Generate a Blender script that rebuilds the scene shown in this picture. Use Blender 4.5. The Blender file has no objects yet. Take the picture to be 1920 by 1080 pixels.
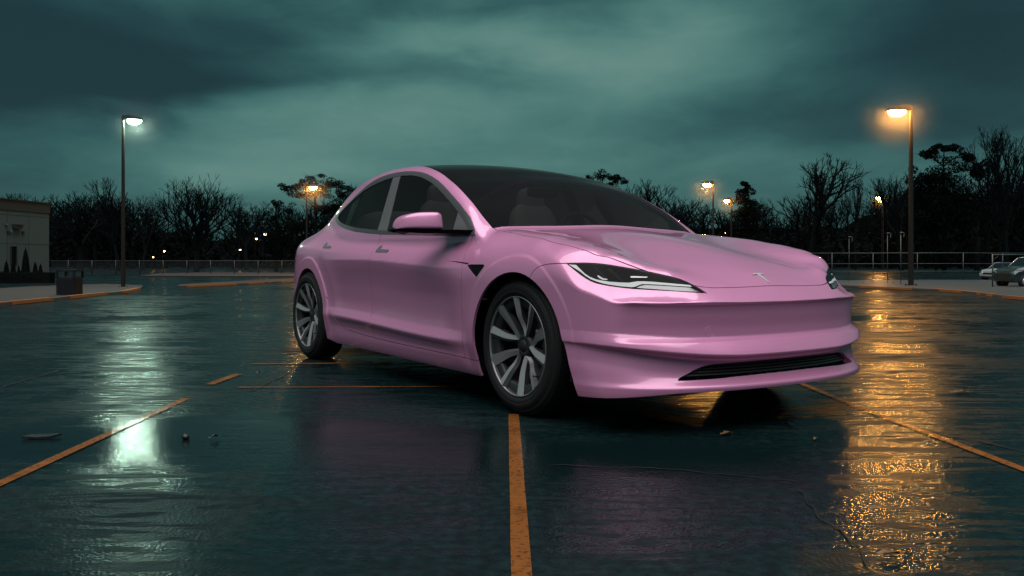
import bpy, bmesh, numpy as np, math, random
from mathutils import Vector, Matrix

# ------------------------------------------------------------------
#  CAR BODY FIELD.  car frame: x forward (front axle = 0), y left, z up
# ------------------------------------------------------------------
def tps_grid(P, x0, x1, y0, y1, h, lam=1e-4):
    P = np.array(P, float); X = P[:, :2]; n = len(X)
    def U(r2): return np.where(r2 > 1e-12, r2*np.log(np.maximum(r2, 1e-12)), 0)
    r2 = ((X[:, None]-X[None])**2).sum(2)
    A = np.zeros((n+3, n+3)); A[:n, :n] = U(r2)+lam*np.eye(n); A[:n, n] = 1; A[:n, n+1:] = X; A[n, :n] = 1; A[n+1:, :n] = X.T
    w = np.linalg.solve(A, np.concatenate([P[:, 2], np.zeros(3)]))
    gx = np.arange(x0, x1+h, h); gy = np.arange(y0, y1+h, h)
    GX, GY = np.meshgrid(gx, gy, indexing='ij'); G = w[n]+w[n+1]*GX+w[n+2]*GY
    for i in range(n): G += w[i]*U((GX-X[i, 0])**2+(GY-X[i, 1])**2)
    return (G, x0, y0, h)
def cr(t):
    return (-.5*t+t*t-.5*t**3, 1-2.5*t*t+1.5*t**3, .5*t+2*t*t-1.5*t**3, -.5*t*t+.5*t**3)
def look(g, x, y):
    G, x0, y0, h = g
    u = np.clip((x-x0)/h, 1, G.shape[0]-2.001); v = np.clip((y-y0)/h, 1, G.shape[1]-2.001)
    i = np.minimum(u.astype(int), G.shape[0]-3); j = np.minimum(v.astype(int), G.shape[1]-3); a = cr(u-i); b = cr(v-j); s = 0
    for p in range(4):
        for q in range(4): s = s+a[p]*b[q]*G[i+p-1, j+q-1]
    return s
class C1:                      # smooth 1-D curve (monotone cubic) through points
    def __init__(s, pts):
        p = np.array(sorted(pts), float); s.x = p[:, 0]; s.y = p[:, 1]
        h = np.diff(s.x); d = np.diff(s.y)/h; m = np.zeros(len(s.x)); m[0] = d[0]; m[-1] = d[-1]
        for i in range(1, len(m)-1):
            if d[i-1]*d[i] > 0: m[i] = (h[i-1]+h[i])/(h[i-1]/d[i]+h[i]/d[i-1]) if abs(d[i]) > 0 else 0
        s.m = m; s.h = h
    def __call__(s, x):
        x = np.asarray(x, float); i = np.clip(np.searchsorted(s.x, x)-1, 0, len(s.h)-1); h = s.h[i]; t = (x-s.x[i])/h
        lo = t < 0; hi = t > 1; tc = np.clip(t, 0, 1); t2 = tc*tc; t3 = t2*tc
        v = (2*t3-3*t2+1)*s.y[i]+(t3-2*t2+tc)*h*s.m[i]+(-2*t3+3*t2)*s.y[i+1]+(t3-t2)*h*s.m[i+1]
        return v+np.where(lo, t*h*s.m[0], 0)+np.where(hi, (t-1)*h*s.m[-1], 0)
def sst(a, b, x):
    t = np.clip((x-a)/(b-a), 0, 1); return t*t*(3-2*t)
def smax(a, b, k):
    h = np.maximum(k-np.abs(a-b), 0)/k; return np.maximum(a, b)+h*h*k*.25
def smin(a, b, k): return -smax(-a, -b, k)
TP = []
for y, row in {
 0: [(.90,.562),(.86,.591),(.80,.634),(.74,.673),(.6,.738),(.4,.808),(.2,.857),(0,.894),(-.2,.925),(-.4,.948),(-.8,.95)],
 .3: [(.885,.564),(.845,.592),(.785,.635),(.72,.672),(.6,.729),(.4,.785),(.2,.838),(0,.878),(-.2,.912),(-.4,.938),(-.8,.94)],
 .5: [(.845,.568),(.80,.605),(.725,.668),(.6,.718),(.4,.782),(.2,.835),(0,.873),(-.2,.902),(-.4,.93),(-.8,.935)],
 .6: [(.815,.570),(.73,.616),(.665,.695),(.57,.738),(.4,.796),(.2,.842),(0,.877),(-.2,.902),(-.45,.928),(-.8,.93)],
 .55: [(.83,.569),(.768,.610),(.70,.684),(.60,.726),(.4,.789),(.2,.838)],
 .65: [(.79,.571),(.70,.622),(.636,.708),(.545,.757),(.39,.805),(.22,.842)],
 .74: [(.74,.573),(.628,.634),(.572,.728),(.475,.784),(.34,.822),(.18,.852)],
 .7: [(.765,.572),(.662,.628),(.605,.718),(.515,.776),(.38,.814),(.25,.843),(.08,.872),(-.08,.892),(-.24,.908),(-.45,.922),(-.8,.925)],
 .78: [(.71,.575),(.59,.641),(.535,.737),(.435,.792),(.3,.828),(.1,.860),(-.1,.880),(-.3,.898),(-.45,.905),(-.8,.915)],
 .86: [(.61,.585),(.48,.675),(.41,.745),(.30,.790),(.1,.826),(-.1,.850),(-.3,.868),(-.45,.876),(-.8,.885)],
 .95: [(.4,.64),(.25,.71),(.1,.75),(-.1,.78),(-.45,.80),(-.8,.81)]}.items():
    for x, z in row: TP.append((x, y, z)); TP.append((x, -y, z)) if y else None
for x, zz in {-1.3: (.95,.94,.885), -1.8: (.95,.945,.90), -2.3: (.96,.955,.925), -2.7: (.99,.98,.955), -3.0: (1.0,.985,.945), -3.3: (1.0,.965,.905), -3.6: (.985,.935,.86), -3.85: (.985,.915,.83)}.items():
    for y, z in zip((0, .65, .84), zz): TP.append((x, y, z)); TP.append((x, -y, z)) if y else None
TG = tps_grid(TP, -4.1, 1.1, -1.05, 1.05, .02, 4e-4)
# plan outlines at bumper crease level
X0 = C1([(-.01,.900),(0,.900),(.1,.898),(.3,.882),(.5,.842),(.6,.812),(.7,.764),(.78,.705),(.84,.63),(.88,.55),(.91,.44),(.93,.30),(.945,.08),(.955,-.3)])
XR = C1([(-.01,-3.90),(0,-3.90),(.3,-3.87),(.5,-3.80),(.62,-3.71),(.7,-3.62),(.77,-3.50),(.83,-3.34),(.87,-3.16),(.895,-2.95),(.92,-2.6),(.95,-2.1)])
FP = C1([(.12,-.03),(.15,-.008),(.172,.026),(.192,.046),(.206,.049),(.212,.0475),(.230,.014),(.243,-.003),(.27,-.010),(.312,-.004),(.326,.010),(.335,.040),(.339,.0445),(.344,.0455),(.349,.043),(.375,.026),(.402,.005),(.410,.000),(.64,0),(.8,-.1)])
FPS = C1([(.12,-.01),(.15,.004),(.188,.014),(.204,.015),(.222,.0),(.26,-.022),(.30,-.026),(.324,-.012),(.335,.021),(.340,.0245),(.352,.022),(.40,.006),(.42,0),(.64,0),(.8,-.1)])
RISE = C1([(0,0),(.30,0),(.45,.005),(.6,.017),(.75,.035),(.85,.051),(.92,.064),(1.1,.07)])
REC = C1([(.10,0),(.398,0),(.408,-.016),(.420,-.026),(.45,-.0265),(.50,-.0225),(.54,-.018),(.556,-.013),(.564,-.006),(.570,0),(.58,0),(.9,0)])
RP = C1([(.15,.09),(.25,.04),(.4,0),(.55,-.012),(.7,.01),(.8,.03),(.9,.05),(1.0,.10),(1.1,.3)])
WP = C1([(-4,.90),(-3.2,.905),(-2.875,.915),(-2.4,.922),(-1.8,.930),(-1.2,.934),(-.6,.936),(-.2,.942),(.1,.948),(1,.95)])
IN = C1([(.10,.095),(.14,.072),(.17,.056),(.20,.046),(.23,.040),(.26,.038),(.30,.026),(.330,.009),(.338,.0065),(.345,.0075),(.362,.017),(.40,.037),(.46,.042),(.55,.036),(.64,.021),(.70,.008),(.73,.0022),(.743,.0),(.748,.0),(.756,.0028),(.80,.0205),(.86,.050),(.92,.092),(1.0,.15),(1.15,.30)])
IW = C1([(.10,.10),(.16,.05),(.22,.026),(.30,.012),(.40,.002),(.50,0),(.62,.000),(.70,.003),(.76,.012),(.80,.024),(.86,.055),(.92,.095),(1.0,.15),(1.15,.30)])
# greenhouse
RZ = C1([(1.2,-2.2),(.6,-.3),(.2,.48),(-.1,.79),(-.36,.955),(-.5,1.045),(-.7,1.162),(-.9,1.255),(-1.03,1.298),(-1.2,1.352),(-1.4,1.393),(-1.65,1.420),(-1.95,1.428),(-2.2,1.412),(-2.4,1.386),(-2.7,1.305),(-3.0,1.195),(-3.2,1.115),(-3.4,1.04),(-3.7,.93),(-3.95,.2),(-4.3,-2)])
RC = C1([(1.5,.16),(.6,.16),(-.36,.15),(-.7,.125),(-1.03,.112),(-1.3,.105),(-1.9,.11),(-2.5,.14),(-3.0,.21),(-3.7,.27)])
WG = C1([(.6,.845),(.88,.852),(.92,.845),(1.0,.817),(1.1,.783),(1.2,.748),(1.3,.712),(1.36,.688),(1.42,.66),(1.6,.57)])
WX = C1([(0,0),(-.4,-.002),(-1.0,.0),(-1.6,0),(-2.1,-.008),(-2.5,-.035),(-2.8,-.075),(-3.1,-.13),(-3.5,-.22)])
def field(P):
    x = P[:, 0]; y = np.abs(P[:, 1]); z = P[:, 2]; e = 1e-3
    T = look(TG, x, y); tx = (look(TG, x+.01, y)-T)/.01; ty = (look(TG, x, y+.01)-T)/.01
    ft = (z-T)/np.sqrt(1+tx*tx+ty*ty)
    sh = .745-(.712+.045*sst(-.5, -1.8, x))          # character line falls towards the front
    fw = np.maximum(sst(-.74, -.34, x), sst(-2.15, -2.70, x))
    fw = np.clip(fw, 0, 1)
    ins = IN(z+sh*sst(.5, .64, z)*sst(.95, .85, z)+(.02-.045*sst(-.6, -2.3, x))*sst(.2, .3, z)*sst(.58, .40, z))*(1-fw)+IW(z)*fw
    W = WP(x)-ins
    for c in (0.02, -2.875):
        r = np.hypot(x-c, z-.334); W = W+.014*sst(.453, .435, r)*sst(.18, .34, z)-.010*sst(.60, .45, r)*sst(.15, .25, z)
    fwd = (y-W)
    Fx0 = X0(y); dF = (X0(y+.005)-Fx0)/.005
    a = sst(.84, .36, y); zz = z-RISE(y)*sst(.52,.36,z)*sst(.20,.31,z)
    F = Fx0+FP(zz)*a+FPS(zz)*(1-a)+REC(z)*sst(.85, .765, y)
    ff = (x-F)/np.sqrt(1+dF*dF)
    Rx0 = XR(y); dR = (XR(y+.005)-Rx0)/.005
    fr = (Rx0+RP(z)-x)/np.sqrt(1+dR*dR)
    A = smax(fwd, ff, .05); A = smax(A, fr, .05)
    k = .13-.121*sst(-.15, .50, x)+0*x
    k = k*(1-.5*sst(-3.3, -3.7, x))
    B = smax(ft, A, k)
    zr = RZ(x)-RC(x)*y*y; dz = (RZ(x+.005)-RZ(x))/.005
    fz = (z-zr)/np.sqrt(1+dz*dz+(2*RC(x)*y)**2)
    wg = WG(z)+WX(x)
    G = smax(fz, (y-wg)*.93, .075-.035*sst(-.9, -.5, x)+.05*sst(-2.3, -2.9, x))
    return smin(B, G, .018+.07*sst(-2.3, -3.0, x))
def march(O, D, t0=.15, t1=2.2, n=56):
    O = np.asarray(O, float); D = np.asarray(D, float); ts = np.linspace(t1, t0, n); hi = np.full(len(O), t1); lo = np.full(len(O), t0); done = np.zeros(len(O), bool)
    for a, b in zip(ts[:-1], ts[1:]):
        idx = np.where(~done)[0]
        if not len(idx): break
        v = field(O[idx]+D[idx]*b); ins = v < 0; k = idx[ins]; lo[k] = b; hi[k] = a; done[k] = True
    for _ in range(22):
        m = (lo+hi)/2; v = field(O+D*m[:, None]); s = v < 0; lo = np.where(s, m, lo); hi = np.where(s, hi, m)
    return O+D*((lo+hi)/2)[:, None]
def grad(P, e=.0015):
    g = np.zeros_like(P)
    for i in range(3):
        d = np.zeros(3); d[i] = e; g[:, i] = field(P+d)-field(P-d)
    return g/np.maximum(np.linalg.norm(g, axis=1), 1e-9)[:, None]
# ------------------------------------------------------------------
#  helpers
# ------------------------------------------------------------------
SC = bpy.context.scene
COL = SC.collection
R2 = math.radians
def link(o, parent=None):
    COL.objects.link(o)
    if parent is not None: o.parent = parent
    return o
def tag(o, label=None, cat=None, group=None, kind=None):
    if label: o['label'] = label
    if cat: o['category'] = cat
    if group: o['group'] = group
    if kind: o['kind'] = kind
    return o
def empty(name, loc=(0, 0, 0), rz=0):
    o = bpy.data.objects.new(name, None); o.empty_display_size = .2; o.location = loc; o.rotation_euler = (0, 0, rz); return link(o)
def copy_tree(o, parent=None):
    c = o.copy(); COL.objects.link(c)
    if parent is not None: c.parent = parent
    for ch in [q for q in ALLO if q.parent == o]: copy_tree(ch, c)
    return c
ALLO = []
class MB:
    """collects simple shapes; build() links them as ONE mesh"""
    def __init__(s): s.v = []; s.f = []; s.m = []; s.sm = []
    def add(s, vs, fs, mi=0, smooth=False):
        b = len(s.v); s.v += [tuple(float(c) for c in v) for v in vs]
        for f in fs: s.f.append([b+i for i in f]); s.m.append(mi); s.sm.append(smooth)
    def box(s, a, b, mi=0, bev=0):
        x0, y0, z0 = a; x1, y1, z1 = b
        if not bev:
            s.add([(x0,y0,z0),(x1,y0,z0),(x1,y1,z0),(x0,y1,z0),(x0,y0,z1),(x1,y0,z1),(x1,y1,z1),(x0,y1,z1)],
                  [(0,3,2,1),(4,5,6,7),(0,1,5,4),(1,2,6,5),(2,3,7,6),(3,0,4,7)], mi); return
        bm = bmesh.new(); bmesh.ops.create_cube(bm, size=1)
        for v in bm.verts: v.co = Vector(((x0+x1)/2+v.co.x*(x1-x0), (y0+y1)/2+v.co.y*(y1-y0), (z0+z1)/2+v.co.z*(z1-z0)))
        bmesh.ops.bevel(bm, geom=bm.edges[:], offset=bev, segments=2, affect='EDGES', profile=.5)
        s.add([v.co[:] for v in bm.verts], [[v.index for v in f.verts] for f in bm.faces], mi); bm.free()
    def tube(s, pts, rad, n=8, mi=0, cap=True, smooth=True):
        pts = [Vector(p) for p in pts]; rad = rad if hasattr(rad, '__len__') else [rad]*len(pts); rings = []; up = Vector((0, 0, 1)); b = len(s.v); vs = []
        prev = None
        for i, p in enumerate(pts):
            d = (pts[min(i+1, len(pts)-1)]-pts[max(i-1, 0)]).normalized()
            if prev is None:
                a = d.orthogonal().normalized()
            else:
                a = (prev-d*prev.dot(d)); a = a.normalized() if a.length > 1e-6 else d.orthogonal().normalized()
            prev = a; c = d.cross(a)
            for k in range(n):
                t = 2*math.pi*k/n; vs.append(p+(a*math.cos(t)+c*math.sin(t))*rad[i])
        fs = []
        for i in range(len(pts)-1):
            for k in range(n): fs.append((i*n+k, i*n+(k+1) % n, (i+1)*n+(k+1) % n, (i+1)*n+k))
        s.add(vs, fs, mi, smooth)
        if cap:
            s.f.append([b+k for k in range(n)][::-1]); s.m.append(mi); s.sm.append(False)
            s.f.append([b+(len(pts)-1)*n+k for k in range(n)]); s.m.append(mi); s.sm.append(False)
    def lathe(s, prof, n=48, axis='y', mi=0, smooth=True, c=(0, 0, 0), cl=False):
        vs = []; fs = []; m = len(prof)
        for k in range(n):
            t = 2*math.pi*k/n; co, si = math.cos(t), math.sin(t)
            for (r, h) in prof:
                vs.append((c[0]+r*co, c[1]+h, c[2]+r*si) if axis == 'y' else (c[0]+r*co, c[1]+r*si, c[2]+h))
        q = m if cl else m-1
        for k in range(n):
            k2 = (k+1) % n
            for i in range(q):
                j = (i+1) % m
                f = (k*m+i, k*m+j, k2*m+j, k2*m+i); fs.append(f if axis == 'z' else f[::-1])
        s.add(vs, fs, mi, smooth)
    def prism(s, poly, fn, d0, d1, mi=0):
        """poly 2-D outline; fn(u,v,d)->3-D"""
        n = len(poly); vs = [fn(u, v, d0) for u, v in poly]+[fn(u, v, d1) for u, v in poly]
        s.add(vs, [list(range(n)), list(range(n, 2*n))[::-1]]+[(i, i+n, (i+1) % n+n, (i+1) % n) for i in range(n)], mi)
    def build(s, name, mats, parent=None, fix=True, bevel=0):
        me = bpy.data.meshes.new(name); me.from_pydata(s.v, [], s.f)
        for m in (mats if isinstance(mats, (list, tuple)) else [mats]): me.materials.append(m)
        me.polygons.foreach_set('material_index', s.m); me.polygons.foreach_set('use_smooth', s.sm)
        if fix:
            bm = bmesh.new(); bm.from_mesh(me); bmesh.ops.recalc_face_normals(bm, faces=bm.faces[:]); bm.to_mesh(me); bm.free()
        me.update(); o = bpy.data.objects.new(name, me); link(o, parent); ALLO.append(o)
        if bevel:
            b = o.modifiers.new('bevel', 'BEVEL'); b.width = bevel; b.segments = 2; b.limit_method = 'ANGLE'; b.angle_limit = R2(40)
        return o
# ---- materials ---------------------------------------------------
def nt(name):
    m = bpy.data.materials.new(name); m.use_nodes = True; t = m.node_tree; t.nodes.clear()
    out = t.nodes.new('ShaderNodeOutputMaterial'); return m, t, out
def N(t, ty, **kw):
    n = t.nodes.new(ty)
    for k, v in kw.items():
        if k.startswith('_'): setattr(n, k[1:], v)
        else:
            key = int(k[1:]) if k[0] == 'i' and k[1:].isdigit() else k.replace('__', ' ')
            n.inputs[key].default_value = v
    return n
def L(t, a, b): t.links.new(a, b)
def pbr(name, col, rough=.5, metal=0, bump=0, bscale=50, var=0, vscale=5, coat=0, emit=None, es=0, spec=None, obj=True):
    m, t, out = nt(name); p = N(t, 'ShaderNodeBsdfPrincipled'); p.inputs['Base Color'].default_value = (*col, 1); p.inputs['Roughness'].default_value = rough; p.inputs['Metallic'].default_value = metal
    p.inputs['Coat Weight'].default_value = coat; p.inputs['Coat Roughness'].default_value = .04
    if spec is not None: p.inputs['Specular IOR Level'].default_value = spec
    if emit: p.inputs['Emission Color'].default_value = (*emit, 1); p.inputs['Emission Strength'].default_value = es
    tc = N(t, 'ShaderNodeTexCoord'); co = tc.outputs['Object']
    if var:
        n = N(t, 'ShaderNodeTexNoise'); n.inputs['Scale'].default_value = vscale; n.inputs['Detail'].default_value = 6; L(t, co, n.inputs['Vector'])
        r = N(t, 'ShaderNodeMapRange'); r.inputs['To Min'].default_value = 1-var; r.inputs['To Max'].default_value = 1+var; L(t, n.outputs['Fac'], r.inputs['Value'])
        mx = N(t, 'ShaderNodeVectorMath', _operation='SCALE'); mx.inputs[0].default_value = col; L(t, r.outputs[0], mx.inputs['Scale']); L(t, mx.outputs[0], p.inputs['Base Color'])
    if bump:
        n2 = N(t, 'ShaderNodeTexNoise'); n2.inputs['Scale'].default_value = bscale; n2.inputs['Detail'].default_value = 4; L(t, co, n2.inputs['Vector'])
        b = N(t, 'ShaderNodeBump'); b.inputs['Strength'].default_value = bump; b.inputs['Distance'].default_value = .01; L(t, n2.outputs['Fac'], b.inputs['Height']); L(t, b.outputs[0], p.inputs['Normal'])
    L(t, p.outputs[0], out.inputs[0]); return m
def emis(name, col, s):
    m, t, out = nt(name); e = N(t, 'ShaderNodeEmission'); e.inputs[0].default_value = (*col, 1); e.inputs[1].default_value = s; L(t, e.outputs[0], out.inputs[0]); return m
def paint():
    m, t, out = nt('rose_paint'); p = N(t, 'ShaderNodeBsdfPrincipled')
    p.inputs['Base Color'].default_value = (*PAINT, 1); p.inputs['Metallic'].default_value = .30; p.inputs['Roughness'].default_value = .40
    p.inputs['Coat Weight'].default_value = 1; p.inputs['Coat Roughness'].default_value = .035; p.inputs['Coat IOR'].default_value = 1.5
    tc = N(t, 'ShaderNodeTexCoord'); n = N(t, 'ShaderNodeTexNoise'); n.inputs['Scale'].default_value = 1400; n.inputs['Detail'].default_value = 1; L(t, tc.outputs['Object'], n.inputs['Vector'])
    b = N(t, 'ShaderNodeBump'); b.inputs['Strength'].default_value = .06; b.inputs['Distance'].default_value = .0006; L(t, n.outputs['Fac'], b.inputs['Height']); L(t, b.outputs[0], p.inputs['Normal'])
    L(t, p.outputs[0], out.inputs[0]); return m
def glass(name, tint, gl=1.0, rough=.02):
    m, t, out = nt(name); tr = N(t, 'ShaderNodeBsdfTransparent'); tr.inputs[0].default_value = (*tint, 1)
    g = N(t, 'ShaderNodeBsdfGlossy'); g.inputs['Roughness'].default_value = rough; g.inputs[0].default_value = (gl, gl, gl, 1)
    f = N(t, 'ShaderNodeFresnel'); f.inputs[0].default_value = 1.45; mx = N(t, 'ShaderNodeMixShader'); L(t, f.outputs[0], mx.inputs[0]); L(t, tr.outputs[0], mx.inputs[1]); L(t, g.outputs[0], mx.inputs[2]); df = N(t, 'ShaderNodeBsdfDiffuse'); df.inputs[0].default_value = (.26, .26, .26, 1); m2 = N(t, 'ShaderNodeMixShader'); m2.inputs[0].default_value = .034; L(t, mx.outputs[0], m2.inputs[1]); L(t, df.outputs[0], m2.inputs[2]); L(t, m2.outputs[0], out.inputs[0]); return m
PAINT = (.65, .262, .455)
M = dict(paint=paint(),
 glass=glass('tinted_glass', (.42, .41, .41), .34), glass2=glass('privacy_glass', (.12, .12, .12), .42),
 black=pbr('black_plastic', (.012, .012, .013), .42), gloss=pbr('gloss_black', (.006, .006, .007), .2, spec=.06),
 trim=pbr('satin_trim', (.085, .085, .088), .38, .3), pillar=pbr('pillar_applique', (.115, .115, .118), .45),
 rubber=pbr('tyre_rubber', (.012, .012, .0125), .7, spec=.25, bump=.25, bscale=90), well=pbr('wheel_liner', (.008, .008, .008), .9),
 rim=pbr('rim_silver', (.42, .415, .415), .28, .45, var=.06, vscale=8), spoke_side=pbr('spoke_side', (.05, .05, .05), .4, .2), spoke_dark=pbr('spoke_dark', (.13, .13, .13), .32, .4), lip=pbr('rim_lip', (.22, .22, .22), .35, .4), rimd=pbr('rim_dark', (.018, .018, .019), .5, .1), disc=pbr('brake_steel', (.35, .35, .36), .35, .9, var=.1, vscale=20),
 chrome=pbr('chrome', (.75, .75, .76), .12, 1), badge=pbr('badge_metal', (.55, .55, .55), .3, .3), seat=pbr('seat_vinyl', (.38, .38, .38), .55, bump=.1, bscale=60), cabin=pbr('cabin_trim', (.009, .009, .009), .9),
 drl=pbr('lamp_light_bar', (.48, .50, .49), .3, emit=(.9, 1, .95), es=.05), lampgrey=pbr('lamp_reflector', (.22, .22, .22), .25, .7), handle=pbr('handle_grey', (.10, .10, .102), .4))
# ------------------------------------------------------------------
#  CAR
# ------------------------------------------------------------------
CAM = np.array([3.392, -3.195, .747]); YAW = math.radians(146.17)
Fv = np.array([math.cos(YAW), math.sin(YAW), 0]); Rv = np.array([math.sin(YAW), -math.cos(YAW), 0])
car = empty('parked_car', (float((-CAM)@Rv), float((-CAM)@Fv), 0), math.atan2(Fv[0], Rv[0]))
tag(car, 'glossy pink electric sedan with dark glass roof parked across the orange bay lines', 'car')
def carpart(o): ALLO.append(o); return o
# ---- shut lines and outlines measured on the body (x,z) ------------
DLO = [(-.521,.885),(-1.01,.901),(-1.637,.924),(-1.868,.937),(-2.111,.956),(-2.381,.989),(-2.561,1.022),(-2.64,1.043),(-2.69,1.062),(-2.707,1.083),(-2.68,1.104),(-2.591,1.136),(-2.472,1.176),(-2.352,1.222),(-2.246,1.261),(-2.169,1.288),(-2.084,1.312),(-1.983,1.331),(-1.873,1.340),(-1.748,1.343),(-1.613,1.339),(-1.487,1.328),(-1.368,1.311),(-1.274,1.291),(-1.184,1.265),(-1.097,1.235),(-1.008,1.199),(-.907,1.155),(-.818,1.113),(-.724,1.068),(-.639,1.023),(-.575,.988),(-.525,.953),(-.485,.919),(-.462,.885)]
GL = [(-.527,.906),(-.696,.912),(-1.021,.922),(-1.554,.943),(-1.708,.952),(-2.054,.976),(-2.259,.998),(-2.407,1.018),(-2.52,1.038),(-2.60,1.058),(-2.637,1.078),(-2.62,1.100),(-2.543,1.136),(-2.352,1.206),(-2.204,1.250),(-2.08,1.275),(-1.991,1.288),(-1.848,1.303),(-1.74,1.309),(-1.618,1.309),(-1.492,1.301),(-1.401,1.289),(-1.317,1.272),(-1.231,1.249),(-1.137,1.219),(-1.042,1.181),(-.946,1.138),(-.836,1.087),(-.73,1.034),(-.657,.995),(-.599,.961),(-.545,.925)]
BP = [(-1.718,.90),(-1.566,.90),(-1.650,1.36),(-1.752,1.36)]
QD = [(-2.405,.94),(-2.285,.94),(-2.185,1.36),(-2.325,1.36)]
HOODP = [(-0.6200,-0.7350),(-0.3618,-0.7474),(-0.1800,-0.7714),(-0.0092,-0.7921),(0.1434,-0.8063),(0.2725,-0.8105),(0.3749,-0.8024),(0.4532,-0.7844),(0.5131,-0.7604),(0.5589,-0.7316),(0.5950,-0.6979),(0.6276,-0.6594),(0.6608,-0.6177),(0.6933,-0.5774),(0.7212,-0.5416),(0.7435,-0.5086),(0.7613,-0.4743),(0.7747,-0.4371),(0.7837,-0.3956),(0.7896,-0.3463),(0.7937,-0.2840),(0.7969,-0.2013),(0.7995,-0.0944),(0.8005,0.0000)]
HOODP = HOODP+[(x, -y) for x, y in HOODP[-2::-1]]
FDx = C1([(z, x) for x, z in [(-.478,.12),(-.480,.23),(-.474,.323),(-.480,.434),(-.472,.577),(-.464,.691),(-.470,.733),(-.486,.775),(-.498,.816),(-.497,.859),(-.478,.900)]])
BDx = C1([(z, x) for x, z in [(-1.655,.12),(-1.651,.263),(-1.646,.322),(-1.668,.385),(-1.684,.448),(-1.682,.543),(-1.668,.673),(-1.652,.718),(-1.652,.765),(-1.665,.841),(-1.650,.93)]])
RDx = C1([(z, x) for x, z in [(-2.02,.245),(-2.090,.258),(-2.159,.275),(-2.225,.298),(-2.266,.328),(-2.32,.381),(-2.43,.462),(-2.49,.510),(-2.537,.558),(-2.592,.663),(-2.625,.714),(-2.665,.797),(-2.738,.865),(-2.82,.931),(-2.91,1.0)]])
SLz = C1([(-2.4,.285),(-2.159,.275),(-1.685,.253),(-1.274,.243),(-.846,.237),(-.538,.234),(-.25,.230)])
FBz = C1([(.14,.62),(.152,.645),(.168,.675),(.19,.704),(.218,.722),(.254,.731),(.333,.737),(.383,.738),(.5,.702),(.65,.668),(.76,.642),(.80,.634),(.95,.60)])
BOz = C1([(-3.95,.235),(-3.3,.215),(-2.42,.173),(-2.33,.160),(-1.8,.158),(-1.178,.152),(-.52,.147),(-.2,.150),(.48,.155),(.622,.162),(.76,.178),(.84,.190),(.95,.194)])
HL = [(.374,-.883,.74),(.414,-.859,.7415),(.448,-.832,.742),(.482,-.810,.7405),(.514,-.788,.7375),(.540,-.765,.733),(.568,-.737,.7265),(.597,-.703,.719),(.622,-.663,.7105),(.650,-.617,.700),(.676,-.570,.6885),(.697,-.536,.680),(.720,-.509,.669),(.741,-.489,.657),(.762,-.471,.643),(.785,-.452,.626),(.809,-.436,.607),(.79,-.504,.611),(.753,-.567,.616),(.698,-.662,.622),(.646,-.730,.627),(.615,-.767,.632),(.588,-.800,.638),(.563,-.828,.6445),(.539,-.845,.651),(.514,-.854,.660),(.485,-.861,.673),(.459,-.868,.688),(.433,-.875,.705),(.405,-.881,.723)]
DRL = [(.394,-.879,.733),(.424,-.861,.731),(.445,-.858,.715),(.474,-.852,.693),(.503,-.846,.678),(.533,-.835,.668),(.557,-.816,.662),(.576,-.792,.658),(.603,-.758,.655),(.627,-.729,.654),(.636,-.714,.657),(.645,-.696,.660),(.659,-.669,.660),(.678,-.638,.658),(.715,-.564,.651),(.757,-.490,.643),(.765,-.486,.636),(.735,-.549,.640),(.7,-.615,.645),(.674,-.660,.648),(.661,-.686,.648),(.655,-.700,.643),(.650,-.714,.637),(.642,-.728,.635),(.608,-.764,.639),(.58,-.797,.645),(.559,-.823,.652),(.537,-.839,.660),(.511,-.848,.669),(.482,-.855,.683),(.456,-.861,.700),(.430,-.870,.715)]
LOW = [(.661,-.696,.640),(.672,-.674,.6445),(.702,-.616,.6415),(.765,-.499,.633),(.792,-.462,.614),(.75,-.564,.620),(.694,-.658,.628),(.656,-.712,.633)]
PRJ = [(.55,-.771,.721),(.612,-.746,.661),(.600,-.755,.662),(.543,-.788,.714)]
PRJ2 = [(.50,-.81,.722),(.567,-.80,.672),(.560,-.806,.672),(.494,-.815,.720)]
PRI = [(.620,-.716,.682),(.630,-.700,.6825),(.656,-.648,.680),(.656,-.650,.676),(.624,-.715,.676)]
RFL = [(.531,-.824,.687),(.541,-.820,.681),(.553,-.812,.673),(.565,-.798,.6705),(.566,-.801,.6655),(.555,-.815,.666),(.540,-.825,.674),(.531,-.828,.682)]
VT = [(-.411,.729),(-.378,.7315),(-.265,.7315),(-.252,.724),(-.282,.695),(-.315,.667),(-.331,.667),(-.412,.720)]
SLT = [(-.66,.7495),(-.55,.7475),(-.411,.739),(-.411,.730),(-.55,.7425)]
H1 = [(-1.562,.814),(-1.606,.838),(-1.604,.843),(-1.576,.843),(-1.556,.838),(-1.532,.825),(-1.417,.820),(-1.399,.816),(-1.394,.810),(-1.405,.807),(-1.519,.807)]
H1 = [(-1.604,.806),(-1.612,.812),(-1.612,.840),(-1.606,.846),(-1.576,.846),(-1.570,.840),(-1.566,.824),(-1.44,.819),(-1.432,.815),(-1.434,.806),(-1.440,.803)]
H2 = [(-2.606,.846),(-2.614,.852),(-2.614,.878),(-2.608,.884),(-2.580,.884),(-2.574,.878),(-2.570,.863),(-2.455,.858),(-2.447,.854),(-2.449,.846),(-2.455,.843)]
GR = [(.613,.241),(.600,.250),(.583,.257),(.560,.266),(.531,.280),(.503,.291),(.473,.298),(.442,.302),(.321,.305),(.121,.307),(0,.307)]
GRl = [(0,.246),(.142,.246),(.335,.243),(.424,.240),(.503,.239),(.611,.238)]
GRP = [(-y, z) for y, z in GR]+[(y, z) for y, z in GR[-2::-1]]+[(y, z) for y, z in GRl[::-1]]+[(-y, z) for y, z in GRl[1:]]
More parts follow.
